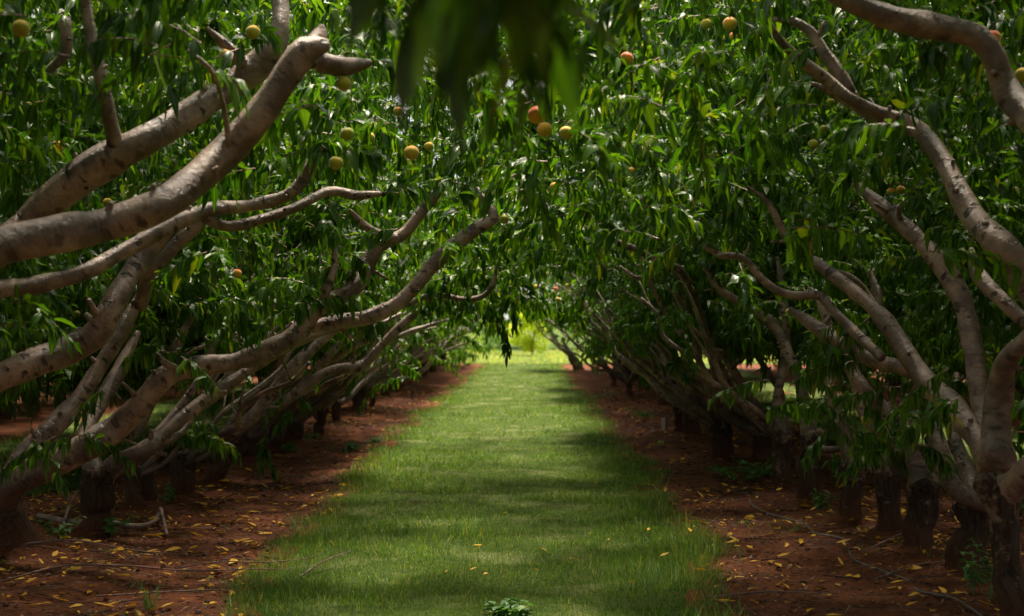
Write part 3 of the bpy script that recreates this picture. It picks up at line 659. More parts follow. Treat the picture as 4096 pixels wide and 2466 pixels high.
def canopy_samples(n, y0, y1):
    X = rng.uniform(-5.6, 5.2, n); Y = rng.uniform(y0, y1, n); Z = rng.uniform(.7, 5.2, n)
    zb = np.interp(X, [-4.5, -2.9, -2.0, -.9, 0, .9, 1.8, 2.4, 4], [1.05, 1.08, 1.2, 1.65, 1.84, 1.66, 1.28, 1.18, 1.05])
    zb = zb+.35*(vnoise(X, Y, .9, 8)-.5)
    top = np.interp(np.abs(X-(-.3)), [0, .5, 1.2, 3, 5], [3.2, 3.5, 4.0, 4.6, 4.4])+.7*(vnoise(X, Y, 1.1, 9)-.5)+np.where((Y > 9.5) & (np.abs(X) > .5), .75, 0)
    clump = vnoise(X*1.0+Z*.7, Y+Z*.9, 1.7, 12)*.6+vnoise(X-Z, Y*1.1-Z*.6, 2.9, 13)*.4
    ok = (Z > zb+.12) & (Z < top) & (clump+rng.uniform(-.12, .12, n) > .435)
    S = np.stack([X, Y, Z], 1)[ok]
    m = len(S)
    D = unit(np.stack([rng.normal(size=m), rng.normal(size=m), rng.uniform(-.5, .9, m)], 1)); L = rng.uniform(.22, .5, m)
    # keep the air round the camera free
    yy = np.maximum(S[:, 1], .3); px = PX+S[:, 0]/yy*F; py = PY-(S[:, 2]-H)/yy*F
    ok0 = ~((S[:, 1] < 1.2) & (S[:, 2] < 2.4)); S, D, L, px, py, yy = S[ok0], D[ok0], L[ok0], px[ok0], py[ok0], yy[ok0]
    infr = (px > -700) & (px < 3200) & (py > -520)
    ok = ~(infr & (S[:, 1] < 5.4))
    ok &= ~((S[:, 1] < 6.2) & infr & (rng.random(len(S)) < .55))
    return S[ok], D[ok], L[ok]

near_trees = [t for t in TREES if t['d'] < 15.3]
rfS, rfD, rfL = canopy_samples(44000, -3.0, 13.0)  # extra unseen leaves above the frame, added to shade the near ground
m = rfS[:, 2] > 2.75; rfS, rfD, rfL = rfS[m], rfD[m], rfL[m]
px = PX+rfS[:, 0]/np.maximum(rfS[:, 1], .3)*F; py = PY-(rfS[:, 2]-H)/np.maximum(rfS[:, 1], .3)*F; m = ~((py > -480) & (px > -700) & (px < 3200)); rfS, rfD, rfL = rfS[m], rfD[m], rfL[m]
S, D, L = canopy_samples(56000, -2.0, 15.5)
b = blocked(S, D, L, .35); S, D, L = S[~b], D[~b], L[~b]
def own(S):
    sd = np.where(S[:, 0] < -.3, -1, 1)
    best = np.zeros(len(S), int); bd = np.full(len(S), 1e9)
    for i, t in enumerate(near_trees):
        q = np.abs(S[:, 1]-t['d'])*1.0+np.where(sd == t['side'], 0, 50)+.3*rng.random(len(S))
        m = q < bd; best[m] = i; bd[m] = q[m]
    return best
W = own(S); RW = own(rfS)
HAND = {id(t): [] for t in TREES}
def bunch(tree, x0, y0, x1, y1, d, n, up=.1, ln=.35, dd=.3):
    """hand placed shoots over a patch of the picture"""
    for _ in range(n):
        p = at(rnd.uniform(x0, x1), rnd.uniform(y0, y1), d+rnd.uniform(-dd, dd))
        a = rnd.uniform(0, 6.28)
        HAND[id(tree)].append((p.x, p.y, p.z, math.cos(a), math.sin(a)*.6, up+rnd.uniform(-.5, .4), ln*rnd.uniform(.6, 1.2)))
bunch(LE, 300, 1015, 540, 1060, 11.6, 30); bunch(LE, 330, 1040, 520, 1075, 11.6, 12)
bunch(LG, 600, 1040, 650, 1065, 14.0, 5, -.6, .3); bunch(LA, 30, 1040, 80, 1060, 8.7, 4)
bunch(LB, 120, 1010, 260, 1060, 9.0, 6); bunch(LB, 330, 780, 450, 870, 9.0, 8, .2, .35); bunch(LB, 180, 860, 330, 940, 9.1, 7, .1)
bunch(LB, 380, 560, 560, 780, 9.3, 14); bunch(LF, 700, 660, 760, 760, 9.0, 4, .1, .3)
bunch(LE, 560, 900, 720, 1010, 14, 10); bunch(LH, 860, 860, 990, 930, 17.5, 16, -.2, .35)
bunch(RF, 1830, 890, 2000, 1000, 11.2, 34); bunch(RB, 2200, 1020, 2320, 1085, 8.6, 11, -.1, .28)
bunch(RD, 1960, 810, 2110, 890, 8.3, 14, .1, .35); bunch(RC, 2050, 930, 2180, 1060, 9.0, 16, -.1); bunch(RD, 1990, 1000, 2120, 1090, 9.9, 10, -.3)
bunch(RA, 2130, 700, 2330, 1000, 8.6, 22); bunch(RA, 2180, 860, 2330, 980, 7.3, 7, 0)
bunch(RA, 2400, 1000, 2465, 1080, 7.0, 6); bunch(RJ, 1420, 760, 1640, 840, 21, 46, 0, .45, 2.5); bunch(RJ, 1540, 840, 1620, 890, 20, 14, -.2, .3, 1.0)
bunch(RM, 1420, 790, 1520, 850, 30, 50, -.1, .5, 3); bunch(RG, 1560, 690, 1700, 800, 13.0, 18, -.1, .35, .8); bunch(RG, 1720, 780, 1860, 860, 13.2, 10, -.1, .35, .6)
bunch(LO, 900, 780, 1140, 850, 24, 60, -.2, .45, 3); bunch(LN, 760, 800, 960, 880, 20, 30, -.2, .4, 1.5)
# the tassel hanging into the tunnel and the shoots around it
for (x, y) in ((1180, 735), (1204, 740), (1236, 738), (1206, 775), (1218, 800)):
    p = at(x, y, 14.0); HAND[id(LF)].append((p.x, p.y, p.z, rnd.uniform(-.5, .5), rnd.uniform(-.4, .4), -1, rnd.uniform(.12, .24)))
bunch(RJ, 1240, 420, 1480, 690, 17.5, 90, -.1, .45, 2.5); bunch(LI, 1060, 430, 1260, 690, 17.5, 80, -.1, .45, 2.5); bunch(RI, 1060, 130, 1560, 430, 16.4, 130, -.1, .45, 1.4); bunch(RJ, 1240, 680, 1420, 728, 19, 46, -.2, .4, 1.5); bunch(LJ, 1110, 680, 1230, 750, 19.5, 40, -.2, .4, 1.5); bunch(RG, 1240, 620, 1400, 720, 13.5, 22, -.2, .35, .6); bunch(LF, 1100, 600, 1240, 730, 13.8, 26, -.2, .35, .6)
for (x, y, s_, t_, lab) in PEACH:
    d = pd(s_)
    if d > 15.4: continue
    p = at(x, y, d); tr = min(near_trees, key=lambda t: abs(t['d']-d)+(0 if (p.x < -.3) == (t['side'] < 0) else 50))
    for k in range(4):
        a = rnd.uniform(0, 6.28); HAND[id(tr)].append((p.x+math.cos(a)*.03, p.y+.07+rnd.uniform(0, .08), p.z+.065, math.cos(a), .3*math.sin(a), rnd.uniform(-.2, .7), rnd.uniform(.15, .3)))
for (t, p) in ENDS:
    for _ in range(9 if p[1] < 20 else 4):
        a = rnd.uniform(0, 6.28); q = .05
        HAND[id(t)].append((p[0]+rnd.gauss(0, q), p[1]+rnd.gauss(0, q), p[2]+rnd.gauss(0, q), math.cos(a), math.sin(a), rnd.uniform(-.3, .9), rnd.uniform(.18, .4)))
for i, t in enumerate(near_trees):
    m = W == i
    t['crown'] = (S[m], D[m], L[m]); m = RW == i; t['shade_roof'] = (rfS[m], rfD[m], rfL[m])
for t in TREES:
    mb = MB(); s0 = [];
    if 'crown' in t and len(t['crown'][0]): twigs_with_leaves(mb, *t['crown'], per=25, lod=3, leaf=.106)
    if 'shade_roof' in t and len(t['shade_roof'][0]): twigs_with_leaves(mb, *t['shade_roof'], per=16, lod=1, leaf=.15)
    if HAND[id(t)]:
        A = np.array(HAND[id(t)])
        if t is not LF: A = A[~blocked(A[:, :3], unit(A[:, 3:6]), A[:, 6], .35, .25, False)]
        twigs_with_leaves(mb, A[:, :3], A[:, 3:6], A[:, 6], per=25, lod=3, leaf=.103, hang=.9)
    if t is L00:      # the blurred leaves right over the viewer
        n = 30; X = np.where(rng.random(n) < .68, rng.uniform(885, 1260, n), rng.uniform(1260, 1535, n)); dd = rng.uniform(1.7, 2.1, n)
        Yp = np.interp(X, [880, 1000, 1180, 1300, 1540], [190, 285, 265, 110, 40])-rng.uniform(0, 260, n)-.23*F/dd
        S2 = np.stack([(X-PX)/F*dd, dd, H+(PY-Yp)/F*dd], 1)
        D2 = np.stack([rng.normal(size=n)*.7, rng.normal(size=n)*.5, -np.ones(n)], 1)
        twigs_with_leaves(mb, S2, D2, np.full(n, .14), per=10, lod=3, leaf=.115, hang=.8)
        n = 5; X = rng.uniform(890, 1540, n); dd = rng.uniform(1.8, 2.3, n)     # and the mass above them
        S2 = np.stack([(X-PX)/F*dd, dd, H+(PY+rng.uniform(200, 450, n))/F*dd], 1)
        D2 = np.stack([rng.normal(size=n), rng.normal(size=n), -.2*np.ones(n)], 1)
        twigs_with_leaves(mb, S2, D2, np.full(n, .2), per=12, lod=3, leaf=.10, hang=1)
    if mb.n:
        o = mb.build('crown', [M_LEAF, M_TWIG], t['o']); shift(o, t)
# the branch that carries the blurred leaves, above the frame
mbx = MB(); tube(mbx, [(-2.9, 2.9, .6, .06), (-2.2, 2.6, 1.5, .045), (-1.2, 2.2, 2.15, .03), (-.3, 2.05, 2.28, .02), (.3, 2.0, 2.22, .012)], step=.06, sides=10)
shift(mbx.build('limb', [M_BARK], L00['o']), L00)

# ------------------------------------------------------------------ copied trees: the rest of the two rows and the rows behind
def generic_crown(side, tips, n, zlow, spread_back=True):
    s = -side
    X = rng.uniform(-2.7, 1.15, n)*s; Y = rng.uniform(-1.5, 1.5, n); Z = rng.uniform(.3, 5.2, n)
    q = X*s
    zb = np.interp(q, [-2.7, -1, 0, 1, 2, 3], zlow)+.4*(vnoise(X, Y, 1.2, int(rnd.random()*40)+20)-.5)
    top = np.interp(q, [-2.7, -1, 0, 1.5, 2.3, 3], [4.6, 5.2, 5.2, 3.1, 2.0, 1.8])+.6*(vnoise(X, Y, 1.3, 15)-.5)
    sd = int(rnd.random()*60)
    clump = vnoise(X+Z*.7, Y+Z*.9, 1.7, sd)*.6+vnoise(X-Z, Y*1.1-Z*.6, 2.9, sd+1)*.4
    ok = (Z > zb+.12) & (Z < top) & (clump > .42)
    S = np.stack([X, Y, Z], 1)[ok]; m = len(S)
    D = unit(np.stack([rng.normal(size=m), rng.normal(size=m), rng.uniform(-.6, .8, m)], 1)); L = rng.uniform(.25, .5, m)
    mb = MB(); twigs_with_leaves(mb, S, D, L, per=22, lod=2, leaf=.116)
    return mb
def proto(side):
    e = empty('peach_tree', (0, 0, -30)); parts = [e]
    mb = MB(); w = rnd.uniform(.2, .28); trunk_mesh(mb, (0, 0, -.08), (rnd.uniform(-.06, .06), rnd.uniform(-.06, .06), .62), w, w*.9)
    mb.build('trunk', [M_TRUNK], e)
    mbs, tips = generic_limbs(side, .6, 5, rnd.uniform(.05, .065))
    for m_ in mbs: m_.build('limb', [M_BARK], e)
    zl = [.6, .85, 1.05, 1.25, 1.55, 1.8] if side < 0 else [.85, 1.0, 1.15, 1.3, 1.65, 1.9]
    generic_crown(side, tips, 3300, zl).build('crown', [M_LEAF, M_TWIG], e)
    return e
protos = {-1: [proto(-1) for _ in range(4)], 1: [proto(1) for _ in range(4)]}
used = set()
def place_copy(side, x, y, label, group):
    src = rnd.choice(protos[side])
    if src.name not in used:
        used.add(src.name); o = src
    else:
        o = src.copy(); C.objects.link(o)
        for ch in src.children:
            c = ch.copy(); C.objects.link(c); c.parent = o
    o.location = (x, y, 0); o.rotation_euler[2] = R(rnd.uniform(-9, 9)); s = rnd.uniform(.94, 1.06); o.scale = (s, s, s)
    tag(o, label, 'peach tree', group); MOUNDS.append((x, y, .22)); return o
# crowns for traced trees past 15 m: copies of prototype crowns, so that each of them is a full tree
for t in TREES:
    if t['d'] >= 15.3:
        src = [c for c in protos[t['side']][rnd.randrange(4)].children if c.name.startswith('crown')][0]
        if any(c.name.startswith('crown') for c in t['o'].children):
            c = src.copy(); c.name = 'outer_foliage'
        else:
            c = src.copy(); c.name = 'crown'
        C.objects.link(c); c.parent = t['o']; c.location = (0, 0, 0); c.rotation_euler[2] = R(rnd.uniform(-8, 8))
y = 31.5; 
while y < 49.5:
    place_copy(-1, -2.72+rnd.uniform(-.12, .12), y, 'small far peach tree with a short brown trunk near the end of the left row', 'far peach trees at the end of the left row'); y += rnd.uniform(1.7, 2.1)
y = 22.3
while y < 45:
    if min(abs(y-t['d']) for t in TREES if t['side'] > 0) > .8:
        place_copy(1, 2.3+rnd.uniform(-.12, .12), y, 'small far peach tree with low hanging leaves near the end of the right row', 'far peach trees at the end of the right row')
    y += rnd.uniform(1.7, 2.1)
for (side, x0) in ((-1, -7.6), (1, 7.3)):
    y = 8.5 if side < 0 else 8.2
    while y < 47:
        place_copy(side if rnd.random() < .6 else -side, x0+rnd.uniform(-.2, .2), y, ('peach tree of the next row behind the %s row, glimpsed between nearer limbs and leaves' % ('left' if side < 0 else 'right')),
                   'peach trees of the row behind the %s row' % ('left' if side < 0 else 'right')); y += rnd.uniform(2.0, 2.5)
for (side, x0) in ((-1, -12.6), (1, 12.2)):
    y = 14
    while y < 52:
        place_copy(side if rnd.random() < .6 else -side, x0+rnd.uniform(-.2, .2), y, ('peach tree two rows behind the %s row, only green foliage showing in gaps' % ('left' if side < 0 else 'right')),
                   'peach trees two rows behind the %s row' % ('left' if side < 0 else 'right')); y += rnd.uniform(2.6, 3.2)
for ps in protos.values():                          # drop any prototype that was never placed
    for e in ps:
        if e.name not in used:
            for ch in list(e.children): bpy.data.objects.remove(ch)
            bpy.data.objects.remove(e)

# ------------------------------------------------------------------ peaches
def peach_material(k, t):
    m, nt, p, o = mat('peach_skin_%d' % k)
    g = N(nt, 'ShaderNodeTexCoord').outputs['Object']
    s = N(nt, 'ShaderNodeSeparateXYZ'); nt.links.new(scaled(nt, g, (28, 28, 28)), s.inputs[0])
    v = mth(nt, 'ADD', mth(nt, 'MULTIPLY', s.outputs[2], .5), mth(nt, 'MULTIPLY', noise(nt, g, 30, 4, .6), .9))
    v = mth(nt, 'SUBTRACT', v, mth(nt, 'MULTIPLY', s.outputs[0], .25))
    green = (.32+.2*t, .36+.04*t, .02); gold = (.80, .46+.03*(1-t), .02); red = (.85, .14, .04)
    col = ramp(nt, mth(nt, 'ADD', v, t*.95-.62), [(.15, green), (.55, gold), (1.0, red)])
    nt.links.new(col, p.inputs['Base Color']); p.inputs['Roughness'].default_value = .62
    p.inputs['Sheen Weight'].default_value = .35; p.inputs['Specular IOR Level'].default_value = .25
    bump(nt, p, noise(nt, g, 260, 3, .6), .15, .002)
    return m
PM = [peach_material(k, t) for k, t in enumerate((.05, .3, .6, 1.0))]
def peach_mesh(k, m):
    mb = MB(); nu, nv = 28, 18; th = np.arange(nu)/nu*2*np.pi; V = []
    for j in range(nv+1):
        ph = j/nv*np.pi
        r = np.sin(ph)*(1-.0*np.cos(ph)); z = np.cos(ph)*.95
        z = z-.30*np.exp(-(ph/.28)**2)                                   # stem hollow
        z = z-.09*np.exp(-((np.pi-ph)/.16)**2)                            # small tip
        seam = 1-.085*np.exp(-(((th+np.pi) % (2*np.pi)-np.pi+1.35)/.13)**2)
        V.append(np.stack([r*np.cos(th)*seam, r*np.sin(th)*seam, np.full(nu, z)], 1))
    V = np.concatenate(V)*.035
    i = np.arange(nv)[:, None]*nu; j = np.arange(nu)[None]; j2 = (j+1) % nu
    mb.add(V, [np.stack([i+j, i+nu+j, i+nu+j2, i+j2], -1).reshape(-1, 4)])
    o = mb.build('peach', [m]); return o
PP = [peach_mesh(k, m) for k, m in enumerate(PM)]
stem = MB(); tube(stem, [(0, 0, .02, .003), (.002, 0, .04, .0022), (.004, .002, .062, .003)], step=.01, sides=6)
STEM = stem.build('stem', [M_TWIG])
seen = [False]*4; stem_used = False
def put_peach(loc, tint, label, group, rot=None, scale=1, with_stem=True):
    global stem_used
    k = 0 if tint < .2 else 1 if tint < .42 else 2 if tint < .75 else 3
    if not seen[k]: o = PP[k]; seen[k] = True
    else: o = PP[k].copy(); C.objects.link(o)
    o.location = loc; o.rotation_euler = rot or (R(rnd.uniform(-22, 22)), R(rnd.uniform(-22, 22)), rnd.uniform(0, 6.28)); o.scale = (scale,)*3
    tag(o, label, 'peach', group)
    if with_stem:
        if not stem_used: s = STEM; stem_used = True
        else: s = STEM.copy(); C.objects.link(s)
        s.parent = o
    return o
for (x, y, s, t, lab) in PEACH:
    put_peach(at(x, y, pd(s)), t, lab, 'peaches hanging in the trees', scale=.88 if t < .5 else .96)
fp = foot(1590, 1075); put_peach((fp.x, fp.y, float(ground_z(fp.x, fp.y))+.035), .1, 'pale green windfall peach lying on the soil left of the short white stake', 'fallen peaches', with_stem=False)

# ------------------------------------------------------------------ ground
def grid(xs, ys, zoff, name, m, zf=ground_z):
    X, Y = np.meshgrid(xs, ys); Z = zf(X, Y)+zoff; nx = len(xs)
    mb = MB(); i = np.arange(len(ys)-1)[:, None]*nx; j = np.arange(nx-1)[None]
    mb.add(np.stack([X, Y, Z], -1).reshape(-1, 3), [np.stack([i+j, i+j+1, i+nx+j+1, i+nx+j], -1).reshape(-1, 4)])
    return mb.build(name, [m])
xs = np.concatenate([np.array([-400, -150, -60, -30, -20, -14]), np.arange(-10, -5, .2), np.arange(-5, 4.5, .05), np.arange(4.5, 10, .2), np.array([14, 20, 30, 60, 150, 400])])
ys = np.concatenate([np.array([-60, -20, -5]), np.arange(0, 7, .3), np.arange(7, 20, .05), np.arange(20, 34, .12), np.arange(34, 66, .4), np.array([70, 80, 100, 150, 250, 500, 900])])
tag(grid(xs, ys, 0, 'soil_ground', M_SOIL), kind='structure')
def edge(y, side):
    y = np.asarray(y, float)
    base = np.where(side < 0, np.interp(y, [7, 9, 12, 16, 24, 37, 50], [-1.42, -1.5, -1.64, -1.76, -1.8, -1.62, -1.5]), np.interp(y, [7, 9, 12, 16, 24, 37, 50], [1.04, 1.1, 1.2, 1.24, 1.14, 1.1, 1.05]))
    return base+(vnoise(y, y*0+side, 1.1, 21)-.5)*.25+(vnoise(y, y*0+side, 4, 22)-.5)*.14
ys2 = np.concatenate([np.arange(3, 20, .06), np.arange(20, 34, .15), np.arange(34, 50.6, .4)])
mb = MB(); el = edge(ys2, -1); er = edge(ys2, 1); u = np.linspace(0, 1, 50)
X = el[:, None]+(er-el)[:, None]*u[None]; Y = np.repeat(ys2[:, None], 50, 1); nx = 50
Z = ground_z(X, Y)+.006-.03*(np.abs(u[None]-.5)*2)**14
i = np.arange(len(ys2)-1)[:, None]*nx; j = np.arange(nx-1)[None]
mb.add(np.stack([X, Y, Z], -1).reshape(-1, 3), [np.stack([i+j, i+j+1, i+nx+j+1, i+nx+j], -1).reshape(-1, 4)])
tag(mb.build('grass_path', [M_TURF]), kind='structure')
tag(grid(np.concatenate([np.arange(-60, -10, 5), np.arange(-10, 10, .5), np.arange(10, 61, 5)]), np.concatenate([np.arange(50.8, 75, .5), np.arange(75, 200, 8), np.array([400, 900])]), .012, 'clearing_ground', M_FIELD), kind='structure')

for cx in (-5.2, 4.85):
    wv = lambda y, s_: cx+s_*1.15+(vnoise(y, y*0+s_+cx, 1.3, 23)-.5)*.4
    ys3 = np.arange(4, 50.6, .3); u = np.linspace(0, 1, 14); a_, b_ = wv(ys3, -1), wv(ys3, 1)
    X = a_[:, None]+(b_-a_)[:, None]*u[None]; Y = np.repeat(ys3[:, None], 14, 1); Z = ground_z(X, Y)+.012
    mb = MB(); i = np.arange(len(ys3)-1)[:, None]*14; j = np.arange(13)[None]
    mb.add(np.stack([X, Y, Z], -1).reshape(-1, 3), [np.stack([i+j, i+j+1, i+15+j, i+14+j], -1).reshape(-1, 4)])
    tag(mb.build('grass_path', [M_TURF]), kind='structure')

# ------------------------------------------------------------------ grass blades
def blades(mb, n, x0, x1, y0, y1, h, w, mask, lod=2, lean=.6, matidx=0):
    X = rng.uniform(x0, x1, n); Y = rng.uniform(y0, y1, n); k = mask(X, Y)
    X, Y = X[k], Y[k]; n = len(X); Z = ground_z(X, Y)-.005
    a = rng.uniform(0, 6.28, n)
    ax = unit(np.stack([np.cos(a)*lean*rng.uniform(.2, 1.6, n), np.sin(a)*lean*rng.uniform(.2, 1.6, n), np.ones(n)], 1))
    nr = unit(np.stack([np.cos(a), np.sin(a), .2*np.ones(n)], 1))
    tall = .55+.9*vnoise(X, Y, 1.4, 31)*vnoise(X, Y, 5, 32)*1.5
    # verges stand taller than the mown wheel worn middle
    ed = np.minimum(X-edge(Y, -1), edge(Y, 1)-X); tall = tall*np.interp(ed, [0, .25, .6], [1.5, 1.25, .9])
    H_ = h*tall*rng.uniform(.55, 1.25, n)
    leaves(mb, np.stack([X, Y, Z], 1), ax, nr, H_, np.full(n, w)*rng.uniform(.7, 1.3, n), rng.uniform(0, .8, n), lod, matidx, .2)
def in_lane(X, Y):
    l = edge(Y, -1); r = edge(Y, 1); e = np.minimum(X-l, r-X)
    keep = e+rng.normal(size=len(X))*.05 > 0
    bare = vnoise(X, Y, 2.1, 33)*.6+vnoise(X, Y, 7, 34)*.4
    return keep & (rng.random(len(X)) < np.interp(bare+.12*np.clip(e-.7, -1, .3), [.25, .5], [.4, 1])*np.interp(e, [.5, 1.2], [1, .62]))
mb = MB()
blades(mb, 95000, -2.1, 1.5, 7.0, 11.0, .085, .0036, in_lane, 2)
blades(mb, 75000, -2.1, 1.5, 11.0, 18.0, .085, .006, in_lane, 1)
blades(mb, 42000, -2.1, 1.5, 18.0, 30.0, .08, .009, in_lane, 1)
blades(mb, 22000, -2.1, 1.5, 30.0, 50.5, .08, .016, in_lane, 1)
def clumps(X, Y): return in_lane(X, Y) & (vnoise(X, Y, 2.6, 61)*.5+vnoise(X, Y, 9, 62)*.5 > .56)
blades(mb, 26000, -2.1, 1.5, 7.0, 13.0, .15, .0042, clumps, 2, .8)
blades(mb, 16000, -2.1, 1.5, 13.0, 26.0, .14, .007, clumps, 1, .8)
tag(mb.build('lane_grass', [M_GRASS]), 'green mown grass covering the lane between the tree rows', 'grass', kind='stuff')
mb = MB()
def side_lane(X, Y): return (np.abs(X+5.2) < 1.15) | (np.abs(X-4.85) < 1.15)
blades(mb, 60000, -6.4, 6.1, 9, 30, .12, .008, side_lane, 1)
tag(mb.build('side_lane_grass', [M_GRASS]), 'grass of the neighbouring lanes seen between the trunks', 'grass', kind='stuff')
mb = MB()
def anywhere(X, Y): return rng.random(len(X)) < .9
blades(mb, 26000, -9, 9, 50.6, 68, .16, .03, anywhere, 1)
tag(mb.build('clearing_grass', [M_SUN_GRASS]), 'sunlit pale grass of the clearing at the end of the tunnel', 'grass', kind='stuff')
# weeds sprouting in the strips
mb = MB()
def weedy(X, Y):
    v = vnoise(X, Y, 1.6, 41)*.5+vnoise(X, Y, 4.2, 42)*.5
    out = ((X < edge(Y, -1)+.05) | (X > edge(Y, 1)-.05))
    return out & (v > .68)
blades(mb, 50000, -5, 5, 7.5, 34, .07, .008, weedy, 1, .9)
tag(mb.build('weed_cover', [M_WEED]), 'thin low weeds and grass sprouts on the red soil strips', 'weeds', kind='stuff')

# ------------------------------------------------------------------ leafy weeds as plants of their own
def weed_plant(x, y, h, n, label, group=None, spread=.16, big=1.0):
    p = foot(x, y); z = float(ground_z(p.x, p.y)); e = empty('weed_plant', (p.x, p.y, z))
    tag(e, label, 'weed plant', group)
    st = MB(); lf = MB()
    for _ in range(n):
        a = rnd.uniform(0, 6.28); r = rnd.uniform(.2, 1)*spread; hh = h*rnd.uniform(.5, 1)
        b = (rnd.uniform(-.3, .3)*spread, rnd.uniform(-.3, .3)*spread)
        top = np.array([b[0]+math.cos(a)*r, b[1]+math.sin(a)*r, hh])
        tube(st, [(*b, -.02, .003), (b[0]+math.cos(a)*r*.4, b[1]+math.sin(a)*r*.4, hh*.6, .0025), (*top, .0015)], step=.05, sides=5)
        m = 9; t = rng.uniform(.35, 1, m)[:, None]
        B = np.array([b[0], b[1], 0])*(1-t)+top*t
        aa = rng.uniform(0, 6.28, m); ax = unit(np.stack([np.cos(aa), np.sin(aa), rng.uniform(-.3, .6, m)], 1))
        ln = rng.uniform(.035, .07, m)*big
        leaves(lf, B, ax, unit(np.array([0, 0, 1.0])+rng.normal(size=(m, 3))*.2), ln, ln*.62, rng.uniform(0, .5, m), 3, 0, .25)
    st.build('stem', [M_WEED], e); lf.build('foliage', [M_WEED], e)
for (x, y, h, n, sp, lab) in (
    (1800, 1165, .20, 16, .26, 'wide patch of leafy green weed left of the dark trunk on the right row'),
    (1845, 1150, .22, 14, .2, 'bushy green weed touching the dark trunk on the right row'),
    (1745, 1150, .12, 8, .2, 'low green weed at the left end of the leafy weed patch'),
    (1970, 1235, .16, 6, .12, 'small green weed at the foot of the tall dark straight trunk'),
    (2385, 1455, .42, 7, .12, 'tall leafy sucker shoot right of the black elbow limb trunk'),
    (2345, 1430, .28, 5, .12, 'short leafy shoot left of the tall leafy sucker at lower right'),
    (700, 1095, .14, 7, .2, 'light green weed at the foot of the red brown trunk on the left'),
    (745, 1075, .10, 6, .16, 'small pale weed beside the left row in the sunlit soil'),
    (850, 1085, .13, 8, .22, 'sunlit weed on the left edge of the grass lane'),
    (905, 1068, .10, 7, .2, 'pale spreading weed on the lane edge beyond the sunlit weed'),
    (395, 1225, .18, 5, .12, 'thin weed between dark trunks on the left'),
    (270, 1300, .14, 4, .12, 'tiny bluish weed left of the fallen grey branch'),
    (140, 1310, .16, 5, .14, 'dark weed between the two leftmost black trunks'),
    (1250, 1492, .07, 6, .10, 'broad leaved plantain weed at the bottom centre in the grass'),
    (1210, 1488, .07, 7, .1, 'small broad leaved weed left of the plantain at the bottom'),
    (1560, 1010, .14, 8, .3, 'far low weed on the red soil before the white stake'),
    (1450, 960, .12, 7, .3, 'far weed beside the lane on the right side')):
    weed_plant(x, y, h, n, lab, None, sp, 1.15 if y > 1480 else 1.0)
# grass tuft in the left foreground
e_ = foot(355, 1475); mb = MB(); n = 26; a = rng.uniform(0, 6.28, n)
leaves(mb, np.stack([rng.normal(size=n)*.02, rng.normal(size=n)*.02, np.zeros(n)-.01], 1), unit(np.stack([np.cos(a)*.45, np.sin(a)*.45, np.ones(n)], 1)),
       unit(np.stack([np.cos(a), np.sin(a), np.full(n, .2)], 1)), rng.uniform(.08, .22, n), np.full(n, .006), rng.uniform(0, .5, n), 3, 0, .2)
o = mb.build('grass_tuft', [M_GRASS]); o.location = (e_.x, e_.y, float(ground_z(e_.x, e_.y))); tag(o, 'single tuft of long grass standing on the soil at lower left', 'grass tuft')

# ------------------------------------------------------------------ litter on the soil
def bits(mb, n, x0, x1, y0, y1, lmin, lmax, asp, mask, zoff=.006, tilt=.25, lod=1, curl=.2, matidx=0):
    X = rng.uniform(x0, x1, n); Y = rng.uniform(y0, y1, n); k = mask(X, Y); X, Y = X[k], Y[k]; n = len(X)
    a = rng.uniform(0, 6.28, n); ax = unit(np.stack([np.cos(a), np.sin(a), rng.normal(size=n)*tilt*.4], 1))
    nr = unit(np.stack([rng.normal(size=n)*tilt, rng.normal(size=n)*tilt, np.ones(n)], 1))
    ln = rng.uniform(lmin, lmax, n)
    leaves(mb, np.stack([X, Y, ground_z(X, Y)+zoff], 1)+nr*.002, ax, nr, ln, ln*rng.uniform(asp*.7, asp*1.3, n), -rng.uniform(0, curl, n), lod, matidx, .5)
def off_lane(X, Y): return (X < edge(Y, -1)+.03) | (X > edge(Y, 1)-.03)
def off_lane_c(X, Y): return off_lane(X, Y) & (rng.random(len(X)) < np.interp(vnoise(X, Y, 1.3, 51), [.3, .7], [.25, 1]))
mb = MB()
bits(mb, 52000, -5, 5, 7, 15, .010, .055, .20, off_lane)
bits(mb, 9000, -5, 5, 7, 14, .03, .07, .34, off_lane_c)
bits(mb, 12000, -6, 6, 14, 32, .03, .10, .35, off_lane)
for _ in range(900):                                 # dead twigs
    x = rnd.uniform(-4.5, 4.5); y = rnd.uniform(7.2, 17)
    if -1.5 < x < 1.0: continue
    a = rnd.gauss(0, .5)+rnd.choice([0, 3.14]); L_ = rnd.uniform(.08, .5); r = rnd.uniform(.0015, .004); pts = []
    for q in np.linspace(0, 1, 4):
        xx = x+math.cos(a)*L_*q+rnd.gauss(0, .01); yy = y+math.sin(a)*L_*q+rnd.gauss(0, .01)
        pts.append((xx, yy, 0, r*(1.2-q)))
    pts = [(p[0], p[1], float(ground_z(p[0], p[1]))+.008+rnd.uniform(0, .008), p[3]) for p in pts]
    tube(mb, pts, resample=False, sides=4)
